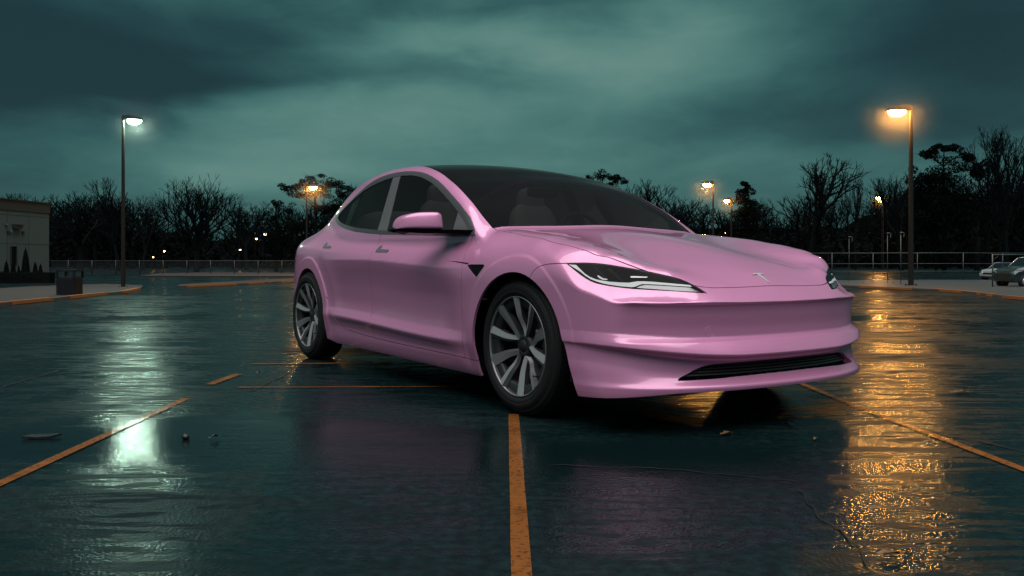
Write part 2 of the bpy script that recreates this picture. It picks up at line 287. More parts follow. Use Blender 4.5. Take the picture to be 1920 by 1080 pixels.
WSy = C1([(-y0, 0) for y0 in ()] or [(-3.5,.40),(-3.2,.49),(-2.8,.53),(-2.2,.56),(-1.7,.59),(-1.5,.615),(-1.378,.636),(-1.296,.650),(-1.197,.664),(-1.096,.677),(-.99,.694),(-.816,.722),(-.655,.742),(-.523,.752),(-.43,.752),(-.2,.752)])
def sd(P2, poly):                      # signed distance to closed polygon (negative inside)
    P2 = np.asarray(P2, float); A = np.array(poly, float); B = np.roll(A, -1, 0); best = np.full(len(P2), 1e9); ins = np.zeros(len(P2), bool)
    for a, b in zip(A, B):
        ab = b-a; ap = P2-a; t = np.clip((ap@ab)/max(ab@ab, 1e-12), 0, 1); d = np.hypot(*(ap-t[:, None]*ab).T); best = np.minimum(best, d)
        c = ((a[1] > P2[:, 1]) != (b[1] > P2[:, 1])); 
        with np.errstate(divide='ignore', invalid='ignore'): xx = (b[0]-a[0])*(P2[:, 1]-a[1])/(b[1]-a[1])+a[0]
        ins ^= c & (P2[:, 0] < xx)
    return np.where(ins, -best, best)
def sdm(co, mask, proj, poly, off=0.):
    g = np.full(len(co), 1.); k = np.where(mask(co))[0]
    if len(k): g[k] = sd(proj(co[k]), poly)-off
    return g
XZ = lambda c: c[:, [0, 2]]
XY = lambda c: c[:, :2]
YZ = lambda c: c[:, 1:]
SZ = lambda c: np.stack([(-c[:, 1]-c[:, 0])*.7071, c[:, 2]], 1)
def p3(l): return [((-y-x)*.7071, z) for x, y, z in l]
mside = lambda c: (c[:, 1] < -.5)
mdlo = lambda c: (c[:, 1] < -.5) & (c[:, 2] > .85)
mlamp = lambda c: (c[:, 0] > .3) & (c[:, 1] < -.38) & (c[:, 2] > .58) & (c[:, 2] < .78)
mhood = lambda c: (c[:, 0] > -.6) & (c[:, 2] > .58)
mgr = lambda c: (c[:, 0] > .6) & (c[:, 2] < .34)
def cabinness(P):                      # <0 on the greenhouse, >0 on the lower body
    x = P[:, 0]; y = np.abs(P[:, 1]); z = P[:, 2]
    return (z-(RZ(x)-RC(x)*y*y))
ARC = ((.025, .334, .372, .362), (-2.868, .334, .368, .360))
def arch(c, i):
    cx, cz, ra, rb = ARC[i]; g = np.full(len(c), 1.); m = (c[:, 1] < -.55) & (c[:, 2] < .85) & (np.abs(c[:, 0]-cx) < .6)
    q = c[m]; sh_ = np.clip((.43-q[:, 2])/.28, 0, 1); dx = (q[:, 0]-cx-np.where((q[:, 0] > cx) & (i == 0), .085*sh_**1.3, 0))/ra; dz = (q[:, 2]-cz)/rb; dz = np.where(dz < 0, dz*.35, dz); g[m] = (np.hypot(dx, dz)-1)*.36; return g
# ---- base grid ----------------------------------------------------
def spaced(a, b, h): n = max(2, int(round(abs(b-a)/h))+1); return list(np.linspace(a, b, n))
phis = spaced(-36, -22.5, .50)+spaced(-22.2, -19.4, .27)+spaced(-19.2, -13.6, .11)+spaced(-13.45, -7.5, .17)+spaced(-7.3, 7.8, .25)+spaced(8.3, 22, .45)+spaced(22.6, 60, .62)[0:]+spaced(61, 90, 1.2)
phis = np.radians(phis)
def spine(x): return .60-.10*sst(-.9, .05, x)
cols = []
XF, XB = .05, -3.15
for th in spaced(90, 0, .50): cols.append((XF, math.radians(th)))
for x in spaced(XF-.011, XB+.012, .0125): cols.append((x, 0))
for th in spaced(0, -90, 2.): cols.append((XB, math.radians(th)))
O = []; D = []
for (x, th) in cols:
    z0 = float(spine(np.array([x]))[0])
    for p in phis:
        O.append((x, 0, z0)); D.append((math.sin(th)*math.cos(p), -math.cos(th)*math.cos(p), math.sin(p)))
O = np.array(O); D = np.array(D)
V = march(O, D); V[np.abs(V[:, 1]) < 1e-4, 1] = 0
nc, npn = len(cols), len(phis)
bm = bmesh.new()
vv = [bm.verts.new(p) for p in V]
for i in range(nc-1):
    for j in range(npn-1):
        a, b, c, d = vv[i*npn+j], vv[(i+1)*npn+j], vv[(i+1)*npn+j+1], vv[i*npn+j+1]
        try: bm.faces.new((a, d, c, b))
        except ValueError: pass
bmesh.ops.remove_doubles(bm, verts=bm.verts[:], dist=2e-5)
def coords():
    bm.verts.index_update(); c = np.empty((len(bm.verts), 3))
    for i, v in enumerate(bm.verts): c[i] = v.co
    return c
def cut(fn, eps=.0005):
    c = coords(); g = fn(c); g = np.where(np.abs(g) < eps, 0, g)
    if not (g < 0).any(): return
    zero = set(); gl = g.tolist(); vs = list(bm.verts)
    for i in np.where(g == 0)[0]: zero.add(vs[i])
    cr_ = []
    bm.edges.ensure_lookup_table()
    for e in bm.edges:
        a, b = e.verts; ga, gb = gl[a.index], gl[b.index]
        if ga*gb < 0 and abs(ga) < .5 and abs(gb) < .5: cr_.append((e, a, ga/(ga-gb)))
    for e, a, f in cr_:
        ne, nv = bmesh.utils.edge_split(e, a, f); zero.add(nv)
    fs = set()
    for v in zero: fs.update(v.link_faces)
    for f in fs:
        lp = list(f.verts); n = len(lp); z = [i for i in range(n) if lp[i] in zero]
        if len(z) < 2: continue
        best = None
        for p in range(len(z)):
            for q in range(p+1, len(z)):
                k = z[q]-z[p]
                if k > 1 and k < n-1: 
                    s = min(k, n-k)
                    if best is None or s > best[0]: best = (s, z[p], z[q])
        if best:
            try: bmesh.utils.face_split(f, lp[best[1]], lp[best[2]])
            except Exception: pass
def delete(fn):
    c = coords(); fl = list(bm.faces); cen = np.array([f.calc_center_median()[:] for f in fl]); k = fn(cen)
    bmesh.ops.delete(bm, geom=[fl[i] for i in np.where(k)[0]], context='FACES')
def refine(mask, cuts):
    c = coords(); fl = list(bm.faces); cen = np.array([f.calc_center_median()[:] for f in fl]); k = np.where(mask(cen))[0]
    es = {e for i in k for e in fl[i].edges}
    r = bmesh.ops.subdivide_edges(bm, edges=list(es), cuts=cuts, use_grid_fill=True)
    vs = [g for g in r['geom_inner'] if isinstance(g, bmesh.types.BMVert)]; P = np.array([v.co[:] for v in vs])
    for _ in range(2):
        e = .001; f = field(P); g = np.stack([(field(P+np.eye(3)[i]*e)-field(P-np.eye(3)[i]*e))/(2*e) for i in range(3)], 1); P = P-(f/np.maximum((g**2).sum(1), .2))[:, None]*g
    for v, p in zip(vs, P):
        if abs(v.co.y) > 1e-4: v.co = p
for cx_ in (.02, -2.875): refine(lambda c: (c[:, 1] < -.6) & (np.abs(np.hypot(c[:, 0]-cx_, c[:, 2]-.334)-.43) < .045) & (c[:, 2] > .2), 1)
refine(lambda c: (c[:, 0] > .34) & (c[:, 1] < -.40) & (c[:, 2] > .595) & (c[:, 2] < .765), 3)
refine(lambda c: (c[:, 1] < -.8) & (c[:, 0] > -.69) & (c[:, 0] < -.23) & (c[:, 2] > .65) & (c[:, 2] < .77), 2)
refine(lambda c: (c[:, 1] < -.8) & (((c[:, 0] > -1.64) & (c[:, 0] < -1.40)) | ((c[:, 0] > -2.65) & (c[:, 0] < -2.42))) & (c[:, 2] > .79) & (c[:, 2] < .90), 2)
refine(lambda c: (c[:, 0] > .7) & (c[:, 1] < -.38) & (c[:, 1] > -.64) & (c[:, 2] > .225) & (c[:, 2] < .315), 1)
bot = lambda c: c[:, 2]-BOz(c[:, 0])
cut(bot); delete(lambda c: bot(c) < 0)
for i in (0, 1):
    cut(lambda c: arch(c, i)); delete(lambda c: arch(c, i) < 0)
GAP = .0021
def gx(Cv, lo, hi):
    def fn(c, off=0):
        g = np.full(len(c), 1.); m = mside(c) & (c[:, 2] > lo-.02) & (c[:, 2] < hi+.02); x = Cv(c[m][:, 2]); s = (Cv(c[m][:, 2]+.003)-x)/.003
        g[m] = (c[m][:, 0]-x)/np.sqrt(1+s*s)-off; return g
    return fn
def gz(Cv, lo, hi, ymax=-.5):
    def fn(c, off=0):
        g = np.full(len(c), 1.); m = (c[:, 1] < ymax) & (c[:, 0] > lo-.02) & (c[:, 0] < hi+.02); z = Cv(c[m][:, 0]); s = (Cv(c[m][:, 0]+.003)-z)/.003
        g[m] = (c[m][:, 2]-z)/np.sqrt(1+s*s)-off; return g
    return fn
fFD, fBD, fRD, fSL, fFB = gx(FDx, .1, .93), gx(BDx, .1, .95), gx(RDx, .26, .97), gz(SLz, -2.3, -.2), gz(FBz, .13, .42)
for f in (fFD, fBD, fRD, fSL, fFB):
    for o in (-GAP, GAP): cut(lambda c: f(c, o), 1e-4)
cut(lambda c: sdm(c, mdlo, XZ, DLO)); cut(lambda c: sdm(c, mdlo, XZ, GL))
cut(lambda c: sdm(c, mdlo, XZ, BP)); cut(lambda c: sdm(c, mdlo, XZ, QD))
SAILx = C1([(.85,-.700),(1.3,-.735)])
cut(lambda c: np.where(mdlo(c) & (c[:, 0] > -1), c[:, 0]-SAILx(c[:, 2]), 1.))
# hood / glass / lamp / grille / vent / handles
for o in (-GAP, GAP): cut(lambda c: sdm(c, mhood, XY, HOODP, o), 1e-4)
mws = lambda c: (c[:, 2] > .88) & (c[:, 0] < -.25)
fWS = lambda c: np.where(mws(c), (-c[:, 1])-WSy(c[:, 0]), 1.)
cut(fWS)
fCB = lambda c: np.where((c[:, 2] > .85) & (c[:, 0] > -.9) & (c[:, 0] < .1), RZ(c[:, 0])-RC(c[:, 0])*c[:, 1]**2-c[:, 2]-.012-.0*c[:, 0], 1.)
def fCB(c):
    g = np.full(len(c), 1.); m = (c[:, 2] > .85) & (c[:, 0] > -.9) & (c[:, 0] < .2); q = c[m]; e = .001
    T = look(TG, q[:, 0], np.abs(q[:, 1])); g[m] = q[:, 2]-T-.012; return g
cut(fCB)
for xx in (-1.22, -2.40, -3.30): cut(lambda c: np.where(c[:, 2] > .95, c[:, 0]-xx-.10*c[:, 1]**2*(1 if xx > -2 else -1.2), 1.))
HLp, DRLp, LOWp, PRJp, PRJ2p, PRIp, RFLp = map(p3, (HL, DRL, LOW, PRJ, PRJ2, PRI, RFL))
for o in (-.004, 0.): cut(lambda c: sdm(c, mlamp, SZ, HLp, o), 2e-4)
for pl in (DRLp, LOWp, PRJp, PRJ2p, PRIp, RFLp): cut(lambda c: sdm(c, mlamp, SZ, pl), 1e-4)
cut(lambda c: sdm(c, mgr, YZ, GRP))
for pl in (VT, SLT, H1, H2): cut(lambda c: sdm(c, lambda q: mside(q) & (q[:, 2] > .6) & (q[:, 2] < .92), XZ, pl), 1e-4)
# bumper / fender split elsewhere
cut(lambda c: np.where((c[:, 0] > .40) & (c[:, 1] < -.35) & (c[:, 2] > .55), c[:, 2]-FBz(c[:, 0]), 1.))
# ---- classify -----------------------------------------------------
bm.verts.index_update(); CO = coords()
fl = list(bm.faces); cen = np.array([f.calc_center_median()[:] for f in fl]); n = len(fl)
lab = np.array(['body_shell']*n, dtype='<U20'); x, y, z = cen.T
dlo = sdm(cen, mdlo, XZ, DLO) < 0; gl_ = sdm(cen, mdlo, XZ, GL) < 0; bp = sdm(cen, mdlo, XZ, BP) < 0; qd = sdm(cen, mdlo, XZ, QD) < 0
ws = (fWS(cen) < 0) & (cabinness(cen) > -.06) & ((fCB(cen) > 0) | (x < -.9)) & ~dlo & (z > .9) & (x > -3.30+.12*y*y)
sl = fSL(cen); aboveSL = (z > SLz(x)); fd = x < FDx(z); bd = x < BDx(z); rd = x < RDx(z)
side = mside(cen) & (z < 1.15) & ~dlo & (z < .90+.09*sst(-.5, -2.6, x))
low = z < .96
front = side & fd & ~bd & aboveSL; rear = side & bd & ~rd & aboveSL
sill = mside(cen) & ~aboveSL & (x < -.2) & (x > -2.45) & (z < .31) & ~((x < RDx(np.clip(z, .245, 1)) ) & (z > SLz(x)))
lab[side & ~fd & (x < .9) & (z > .1)] = 'front_fender'
lab[(x > -.5) & (z < FBz(x)) & (x > .13)] = 'front_bumper'
lab[(x > .775)] = 'front_bumper'
lab[(x > -.49) & (x <= .775) & (z >= FBz(x)) & (y < -.3)] = 'front_fender'
lab[(x > -.5) & (x < .13) & (z < .9) & (y < -.5)] = 'front_fender'
lab[sill] = 'side_skirt'
lab[front] = 'front_door'; lab[rear] = 'rear_door'
hd = sdm(cen, mhood, XY, HOODP); cb = fCB(cen)
lab[(hd < -GAP) & (x > -.7) & (z > .6) & ((cb < 0) | (x > -.2))] = 'hood'
cowl = (x > -.75) & (x < -.2) & (cb >= 0) & (y > -.75) & (z < .945) & ~ws
lab[ws & (x > -1.22+.10*y*y)] = 'windshield'; lab[ws & (x <= -1.22+.10*y*y) & (x > -2.40-.12*y*y)] = 'glass_roof'; lab[ws & (x <= -2.40-.12*y*y)] = 'rear_glass'
lab[(fCB(cen) > 0) & (x > -.9) & (x < .1) & (z > .9) & ~ws & ~dlo & (cabinness(cen) > -.06) & (y < -.6)] = 'body_shell'
lab[dlo] = 'window_trim'; lab[gl_ & ~bp & (x > BDx(.9)) & (x < -.3)] = 'front_window'; lab[gl_ & ~bp & (x < BDx(.9))] = 'rear_window'
lab[gl_ & (x > SAILx(z))] = 'mirror_sail'; lab[gl_ & bp] = 'pillar_panel'; lab[gl_ & qd] = 'quarter_divider'
hl = sdm(cen, mlamp, SZ, HLp); lab[hl < -.004] = 'headlight'; lab[(hl >= -.004) & (hl < 0)] = 'lamp_seal'
def inl(pl): return (sdm(cen, mlamp, SZ, pl) < 0) & (hl < -.004)
lab[inl(LOWp)] = 'lamp_reflector'; lab[inl(PRJp) | inl(PRJ2p)] = 'lamp_divider'; lab[inl(RFLp)] = 'lamp_lens'; lab[inl(PRIp)] = 'lamp_projector'; lab[inl(DRLp)] = 'light_bar'
lab[sdm(cen, mgr, YZ, GRP) < 0] = 'drop'
mv = lambda q: mside(q) & (q[:, 2] > .6) & (q[:, 2] < .92)
lab[sdm(cen, mv, XZ, VT) < 0] = 'side_vent'; lab[sdm(cen, mv, XZ, SLT) < 0] = 'gap'
lab[sdm(cen, mv, XZ, H1) < 0] = 'door_handle_f'; lab[sdm(cen, mv, XZ, H2) < 0] = 'door_handle_r'
keep = np.isin(lab, ['body_shell', 'front_fender', 'front_door', 'rear_door', 'side_skirt', 'front_bumper', 'hood'])
gp = np.zeros(n, bool)
gp |= (np.abs(fFD(cen)) < GAP) & ~dlo & (z < .90); gp |= (np.abs(fBD(cen)) < GAP) & ~dlo & (z > SLz(x)); gp |= (np.abs(fRD(cen)) < GAP) & ~dlo & (z > .262) & (z < .965)
gp |= (np.abs(fSL(cen)) < GAP) & (x > -2.1); gp |= (np.abs(fFB(cen)) < GAP) & (x < .40)
gp |= (np.abs(hd) < GAP) & ((cb < 0) | (x > -.3)) & (x > -.45)
lab[gp & keep & (y < -.0)] = 'gap'
NRM = grad(CO)
LABS = sorted(set(lab.tolist()))
# ---- build panels -------------------------------------------------
FACES = {k: [] for k in LABS}
for f, l in zip(fl, lab.tolist()): FACES[l].append([v.index for v in f.verts])
def panel(name, labs, mat, both, flange=.012, off=0., parent=None, left=False, edgemat=None):
    faces = [f for l in labs for f in FACES.get(l, [])]
    if not faces: print('EMPTY', name); return None
    ids = sorted({i for f in faces for i in f}); mp = {i: k for k, i in enumerate(ids)}; P = CO[ids]+NRM[ids]*off; Nn = NRM[ids].copy()
    Nn[np.abs(P[:, 1]) < 1e-4, 1] = 0; Nn /= np.linalg.norm(Nn, axis=1)[:, None]
    F = [[mp[i] for i in f] for f in faces]
    if flange:
        cnt = {}
        for f in F:
            for a, b in zip(f, f[1:]+f[:1]): cnt[(a, b)] = 1
        bd_ = [(a, b) for (a, b) in cnt if (b, a) not in cnt and not (abs(P[a][1]) < 1e-4 and abs(P[b][1]) < 1e-4)]
        PP = [P]; NN = [Nn]; base = len(P); ex = []; en = []; FF = []
        for a, b in bd_:
            t = P[b]-P[a]; nn = (Nn[a]+Nn[b])/2; q = np.cross(t, nn); l_ = np.linalg.norm(q); q = q/l_ if l_ > 1e-9 else nn
            k = base+len(ex); ex += [P[a], P[b], P[b]-Nn[b]*flange, P[a]-Nn[a]*flange]; en += [q]*4; FF.append([k+1, k, k+3, k+2])
        if ex: P = np.concatenate([P, ex]); Nn = np.concatenate([Nn, en]); F = F+FF
    out = []
    def mk(P, Nn, F):
        me = bpy.data.meshes.new(name); me.from_pydata(P.tolist(), [], F); me.materials.append(mat); me.polygons.foreach_set('use_smooth', [True]*len(F)); me.update()
        me.normals_split_custom_set_from_vertices(Nn.tolist()); o = bpy.data.objects.new(name, me); link(o, parent or car); ALLO.append(o); return o
    mir = np.array([1, -1, 1.])
    if both == 'join':
        b = len(P); mp2 = [i+b for i in range(b)]
        return mk(np.concatenate([P, P*mir]), np.concatenate([Nn, Nn*mir]), F+[[i+b for i in f[::-1]] for f in F])
    out.append(mk(P, Nn, F))
    if both: out.append(mk(P*mir, Nn*mir, [f[::-1] for f in F]))
    return out
body = panel('body_shell', ['body_shell'], M['paint'], 'join', .02)
panel('front_fender', ['front_fender'], M['paint'], True, .014)
fdo = panel('front_door', ['front_door'], M['paint'], True, .014)
rdo = panel('rear_door', ['rear_door'], M['paint'], True, .014)
panel('side_skirt', ['side_skirt'], M['paint'], True, .014)
bump = panel('front_bumper', ['front_bumper'], M['paint'], 'join', .035)
hood = panel('hood', ['hood'], M['paint'], 'join', .014)
panel('panel_seal', ['gap'], M['black'], True, 0, -.010)
panel('window_trim', ['window_trim'], M['trim'], True, .012, .0025)
panel('pillar_panel', ['pillar_panel'], M['pillar'], True, .006, .001)
panel('quarter_divider', ['quarter_divider'], M['gloss'], True, 0, -.0005)
panel('mirror_sail', ['mirror_sail'], M['pillar'], True, .006, .001)
panel('front_window', ['front_window'], M['glass'], True, 0, -.002)
panel('rear_window', ['rear_window'], M['glass'], True, 0, -.002)
panel('windshield', ['windshield'], M['glass'], 'join', .006, -.0015)
panel('glass_roof', ['glass_roof'], M['glass2'], 'join', .006, -.0012)
panel('rear_glass', ['rear_glass'], M['glass2'], 'join', .006, -.0015)
hls = panel('headlight', ['headlight'], M['gloss'], True, .02, -.0015)
for nm, lb, mt, of in (('lamp_seal', 'lamp_seal', M['black'], -.003), ('light_bar', 'light_bar', M['drl'], .0), ('lamp_reflector', 'lamp_reflector', M['lampgrey'], -.001), ('lamp_divider', 'lamp_divider', M['cabin'], -.001), ('lamp_lens', 'lamp_lens', M['lampgrey'], -.0005), ('lamp_projector', 'lamp_projector', M['badge'], -.0005)):
    a = panel(nm, [lb], mt, True, .003, of)
    if a:
        for q, h_ in zip(a, hls): q.parent = h_
vt = panel('side_vent', ['side_vent'], M['gloss'], True, .01, -.004)
for d_, lb in ((fdo, 'door_handle_f'), (rdo, 'door_handle_r')):
    a = panel('door_handle', [lb], M['handle'], True, .01, .003)
    if a:
        for q, h_ in zip(a, d_): q.parent = h_
bm.free()
def surf(px_o, d):  # point on the body along a ray
    return march(np.array([px_o], float), np.array([d], float), .05, 2.5, 200)[0]
# wheel wells, floor pan
for cx in (.025, -2.868):
    for s in (-1, 1):
        w = MB(); prof = [(.372, s*.86), (.385, s*.85), (.385, s*.56), (.0, s*.56)]
        vs = []; fs = []; m = len(prof); NS = 28
        for k in range(NS+1):
            t = -.35+(math.pi+.7)*k/NS
            for r, h in prof: vs.append((cx+r*math.cos(t), h, .334+r*math.sin(t)))
        for k in range(NS):
            for i in range(m-1): fs.append((k*m+i, k*m+i+1, (k+1)*m+i+1, (k+1)*m+i))
        w.add(vs, fs, 0, True); w.build('wheel_liner', M['well'], car, fix=False)
u = MB(); u.box((-2.45, -.80, .155), (-.40, .80, .30), 0, .01); u.box((-3.75, -.55, .22), (-2.40, .55, .40), 0, .02); u.box((-.38, -.64, .135), (.42, .64, .225), 0, .01); u.box((.415, -.78, .150), (.62, .78, .24), 0, .01); u.box((.61, -.60, .165), (.77, .60, .235), 0, .01)
u.box((-.42, -.80, .30), (-.38, .80, .80)); u.box((-2.5, -.80, .30), (-2.46, .80, .80)); u.box((.45, -.5, .24), (.50, .5, .50))
u.build('floor_pan', M['well'], car)
# cabin
c = MB(); c.box((-2.6, -.72, .50), (-.30, .72, .52)); c.build('cabin_floor', M['cabin'], car)
d = MB(); d.add([(-.36,-.70,.86),(-.36,.70,.86),(-.80,.70,.915),(-.80,-.70,.915),(-.86,-.70,.86),(-.86,.70,.86),(-.80,-.70,.55),(-.80,.70,.55)], [(0,3,2,1),(3,4,5,2),(4,6,7,5)]); d.build('dashboard', M['cabin'], car)
def ico(bmq, c, r, sub=3):
    b = bmesh.new(); bmesh.ops.create_icosphere(b, subdivisions=sub, radius=1)
    vs = [(c[0]+v.co.x*r[0], c[1]+v.co.y*r[1], c[2]+v.co.z*r[2]) for v in b.verts]; fs = [[v.index for v in f.verts] for f in b.faces]; bmq.add(vs, fs, 0, True); b.free()
def superbox(bmq, c, r, e=.45, tilt=0, n=20, taper=0):
    vs = []; fs = []
    sg = lambda a, p: math.copysign(abs(a)**p, a)
    for i in range(n+1):
        t = -math.pi/2+math.pi*i/n
        for k in range(2*n):
            a = math.pi*k/n; X = sg(math.cos(t), e)*sg(math.cos(a), e); Y = sg(math.cos(t), e)*sg(math.sin(a), e); Z = sg(math.sin(t), e)
            Y *= 1-taper*(Z+1)/2
            X, Y, Z = X*r[0], Y*r[1], Z*r[2]; vs.append((c[0]+X*math.cos(tilt)-Z*math.sin(tilt), c[1]+Y, c[2]+X*math.sin(tilt)+Z*math.cos(tilt)))
    for i in range(n):
        for k in range(2*n): fs.append((i*2*n+k, i*2*n+(k+1) % (2*n), (i+1)*2*n+(k+1) % (2*n), (i+1)*2*n+k))
    bmq.add(vs, fs, 0, True)
for s in (-1, 1):
    b = MB(); superbox(b, (-1.28, s*.37, .60), (.27, .25, .10), .5); superbox(b, (-1.60, s*.37, .86), (.07, .245, .32), .5, .30, taper=.25)
    so = b.build('seat', M['seat'], car); h = MB(); superbox(h, (-1.685, s*.37, 1.165), (.05, .125, .12), .6, .12, taper=.2); h.build('headrest', M['seat'], so)
b = MB(); superbox(b, (-2.30, 0, .60), (.28, .62, .12), .4); superbox(b, (-2.55, 0, .85), (.08, .62, .30), .4, .4); b.build('rear_seat', M['seat'], car)
st = MB(); ring = []
for k in range(37):
    t = 2*math.pi*k/36; ring.append((-1.06+.06*math.sin(t)*0-.185*math.sin(t)*.38, .37+.185*math.cos(t), .90+.185*math.sin(t)*.92))
st.tube(ring, .014, 8, cap=False); st.tube([(-1.06, .37, .90), (-.86, .37, .86)], [.05, .03], 10); st.tube([(-1.06, .20, .90), (-1.06, .54, .90)], .015, 6); st.build('steering_wheel', M['cabin'], car)
mr = MB(); superbox(mr, (-1.02, 0, 1.19), (.02, .12, .035), .6); mr.build('rear_view_mirror', M['cabin'], car)
# ---- wheels -------------------------------------------------------
def make_wheel(cx, s):
    w = bpy.data.objects.new('wheel', None); w.empty_display_size = .1; w.location = (cx, 0, .334); link(w, car)
    Y = lambda h: s*h
    t = MB()
    prof = [(.236,.715),(.243,.700),(.262,.690),(.305,.690),(.322,.700),(.331,.715),(.3335,.735),(.334,.750),(.3345,.795),(.334,.840),(.3325,.856),(.328,.872),(.320,.884),(.312,.8905),(.310,.8895),(.304,.8965),(.290,.9035),(.276,.906),(.2745,.9045),(.272,.906),(.262,.9045),(.2535,.9000),(.252,.8985),(.250,.8985),(.246,.893),(.243,.885)]
    t.lathe([(r, Y(h)) for r, h in prof], 96); 
    rng = random.Random(5)
    for k in range(72):                                   # shoulder blocks with sipes
        a0 = 2*math.pi*(k+.12)/72; a1 = 2*math.pi*(k+.82)/72
        for (h0, h1, r0, r1, sh) in ((.845,.874,.3360,.3310,0), (.803,.836,.3370,.3370,.5), (.763,.795,.3370,.3370,.2), (.718,.752,.3350,.3368,.6)):
            o_ = sh*2*math.pi/72; P = []
            for aa, hh, rr in ((a0, h0, r0), (a1, h0, r0), (a1-.012, h1, r1), (a0-.012, h1, r1)): P.append((rr*math.cos(aa+o_), Y(hh), rr*math.sin(aa+o_)))
            Q = [(p[0]*.975, p[1], p[2]*.975) for p in P]
            t.add(P+Q, [(0,1,2,3),(0,4,5,1),(1,5,6,2),(2,6,7,3),(3,7,4,0)])
    for (r0, r1, a_) in ((.292,.2935,1.25),):
        for c0 in (1.57, 4.71):
            vs = []; fs = []
            for k in range(25):
                a = c0-a_/2+a_*k/24
                for r in (r0, r1): vs.append((r*math.cos(a), Y(.9052), r*math.sin(a)))
            for k in range(24): fs.append((2*k, 2*k+1, 2*k+3, 2*k+2))
            t.add(vs, fs)
    for blk in range(4):                                  # raised sidewall marks
        for k in range(11):
            a = 2*math.pi*blk/4+.25+k*.052; 
            if k in (4, 8): continue
            for dr in (.0, .008):
                q = [(.280+dr, a), (.280+dr+.002, a), (.280+dr+.002, a+.03), (.280+dr, a+.03)]; t.add([(r*math.cos(b_), Y(.9072), r*math.sin(b_)) for r, b_ in q], [(0,1,2,3)])
            q = [(.281, a), (.290, a), (.290, a+.008), (.281, a+.008)]; t.add([(r*math.cos(b_), Y(.9075), r*math.sin(b_)) for r, b_ in q], [(0,1,2,3)])
    t.build('tyre', M['rubber'], w)
    rm = MB()
    rm.lathe([(r, Y(h)) for r, h in [(.2445,.8925),(.2435,.8975),(.2415,.8985),(.2385,.8960),(.2365,.890)]], 96, mi=0)          # bright lip
    rm.lathe([(r, Y(h)) for r, h in [(.2365,.890),(.236,.882),(.226,.880),(.196,.877),(.190,.868),(.190,.840)]], 96, mi=1)       # dark band
    rm.lathe([(r, Y(h)) for r, h in [(.232,.862),(.215,.80),(.212,.71)]], 64, mi=1)
    rm.lathe([(r, Y(h)) for r, h in [(.060,.80),(.060,.846),(.050,.853),(.034,.857),(.032,.853),(.0305,.858),(.0,.8585)]], 48, mi=1)
    for k in range(5):
        for q, kink in ((-1, 0), (1, 1)):
            a = R2(4+72*k)+q*R2(17.6) 
            # spoke defined by centre line (r, tangential offset), half width, height of two edges
            rr_ = np.linspace(.046, .2375, 14); strips = [[] for _ in range(5)]
            for r in rr_:
                t = (r-.046)/(.2375-.046); hw = .0135+.0165*t**1.1; u0 = (-.020*q if kink else -.013*q)*(1-min(1, t/.45))**1.5
                h_ = .850+.046*t**.8-(.010*math.sin(min(1, t/.5)*math.pi) if kink else 0)
                e1 = (u0-hw, h_-.006); e2 = (u0+hw*.25*q, h_+.0035); e3 = (u0+hw, h_-.009) 
                pr = [(u0-hw*.9, h_-.040), e1, e2, e3, (u0+hw*.9, h_-.040)]
                pt = [(r*math.cos(a)-u_*math.sin(a), Y(hh), r*math.sin(a)+u_*math.cos(a)) for u_, hh in pr]
                for j in range(4): strips[j] += [pt[j], pt[j+1]]
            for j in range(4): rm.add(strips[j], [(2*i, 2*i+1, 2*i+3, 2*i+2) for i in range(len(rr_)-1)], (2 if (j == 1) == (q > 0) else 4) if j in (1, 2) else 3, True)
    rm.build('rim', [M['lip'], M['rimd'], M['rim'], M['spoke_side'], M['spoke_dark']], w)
    dk = MB(); dk.lathe([(r, Y(h)) for r, h in [(.17,.775),(.17,.79),(.085,.79),(.08,.80),(.05,.80)]], 64); dk.build('brake_disc', M['disc'], w)
    cp = MB(); cl_ = []
    for k in range(9):
        a = R2(20+(8*k)) if cx > -1 else R2(110+8*k); cl_.append(a)
    vs = []; fs = []
    for a in cl_:
        for r, h in ((.125, .80), (.125, .835), (.182, .835), (.182, .80)): vs.append((r*math.cos(a), Y(h), r*math.sin(a)))
    for i in range(8):
        for j in range(4): fs.append((i*4+j, i*4+(j+1) % 4, (i+1)*4+(j+1) % 4, (i+1)*4+j))
    fs += [(0,1,2,3), (32,33,34,35)]; cp.add(vs, fs); cp.build('brake_caliper', M['disc'], w, bevel=.004)
    vl = MB(); a = R2(-40); vl.tube([(.205*math.cos(a), Y(.872), .205*math.sin(a)), (.198*math.cos(a), Y(.905), .198*math.sin(a))], .0045, 8); vl.build('valve', M['black'], w)
for cx in (0, -2.875):
    for s in (-1, 1): make_wheel(cx, s)
# ---- grille -------------------------------------------------------
g = MB()
def gxx(y, z, d): return (float(X0(np.array([abs(y)]))[0])-d, y, z)
ys = np.linspace(-.62, .62, 41)
for z, th, d in ((.2555,.0035,.030),(.268,.0035,.032),(.281,.0035,.034),(.294,.0035,.036)):
    vs = []; fs = []
    for y in ys:
        for dz, dd in ((-th, 0), (th, .004), (th, .05), (-th, .05)): vs.append(gxx(y, z+dz, d+dd))
    for i in range(len(ys)-1):
        for j in range(4): fs.append((i*4+j, i*4+(j+1) % 4, (i+1)*4+(j+1) % 4, (i+1)*4+j))
    g.add(vs, fs)
for y in np.linspace(-.48, .48, 11):
    a = gxx(y, .238, .05); b_ = gxx(y, .31, .06); g.box((a[0]-.03, y-.003, .238), (a[0], y+.003, .31))
gr = g.build('grille', pbr('grille_plastic', (.03, .03, .031), .35), bump)
g = MB(); vs = []; fs = []
for y in np.linspace(-.64, .64, 41):
    for z in (.225, .32): vs.append(gxx(y, z, .115))
for i in range(40): fs.append((2*i, 2*i+1, 2*i+3, 2*i+2))
g.add(vs, fs); g.build('grille_backing', M['well'], gr, fix=False)
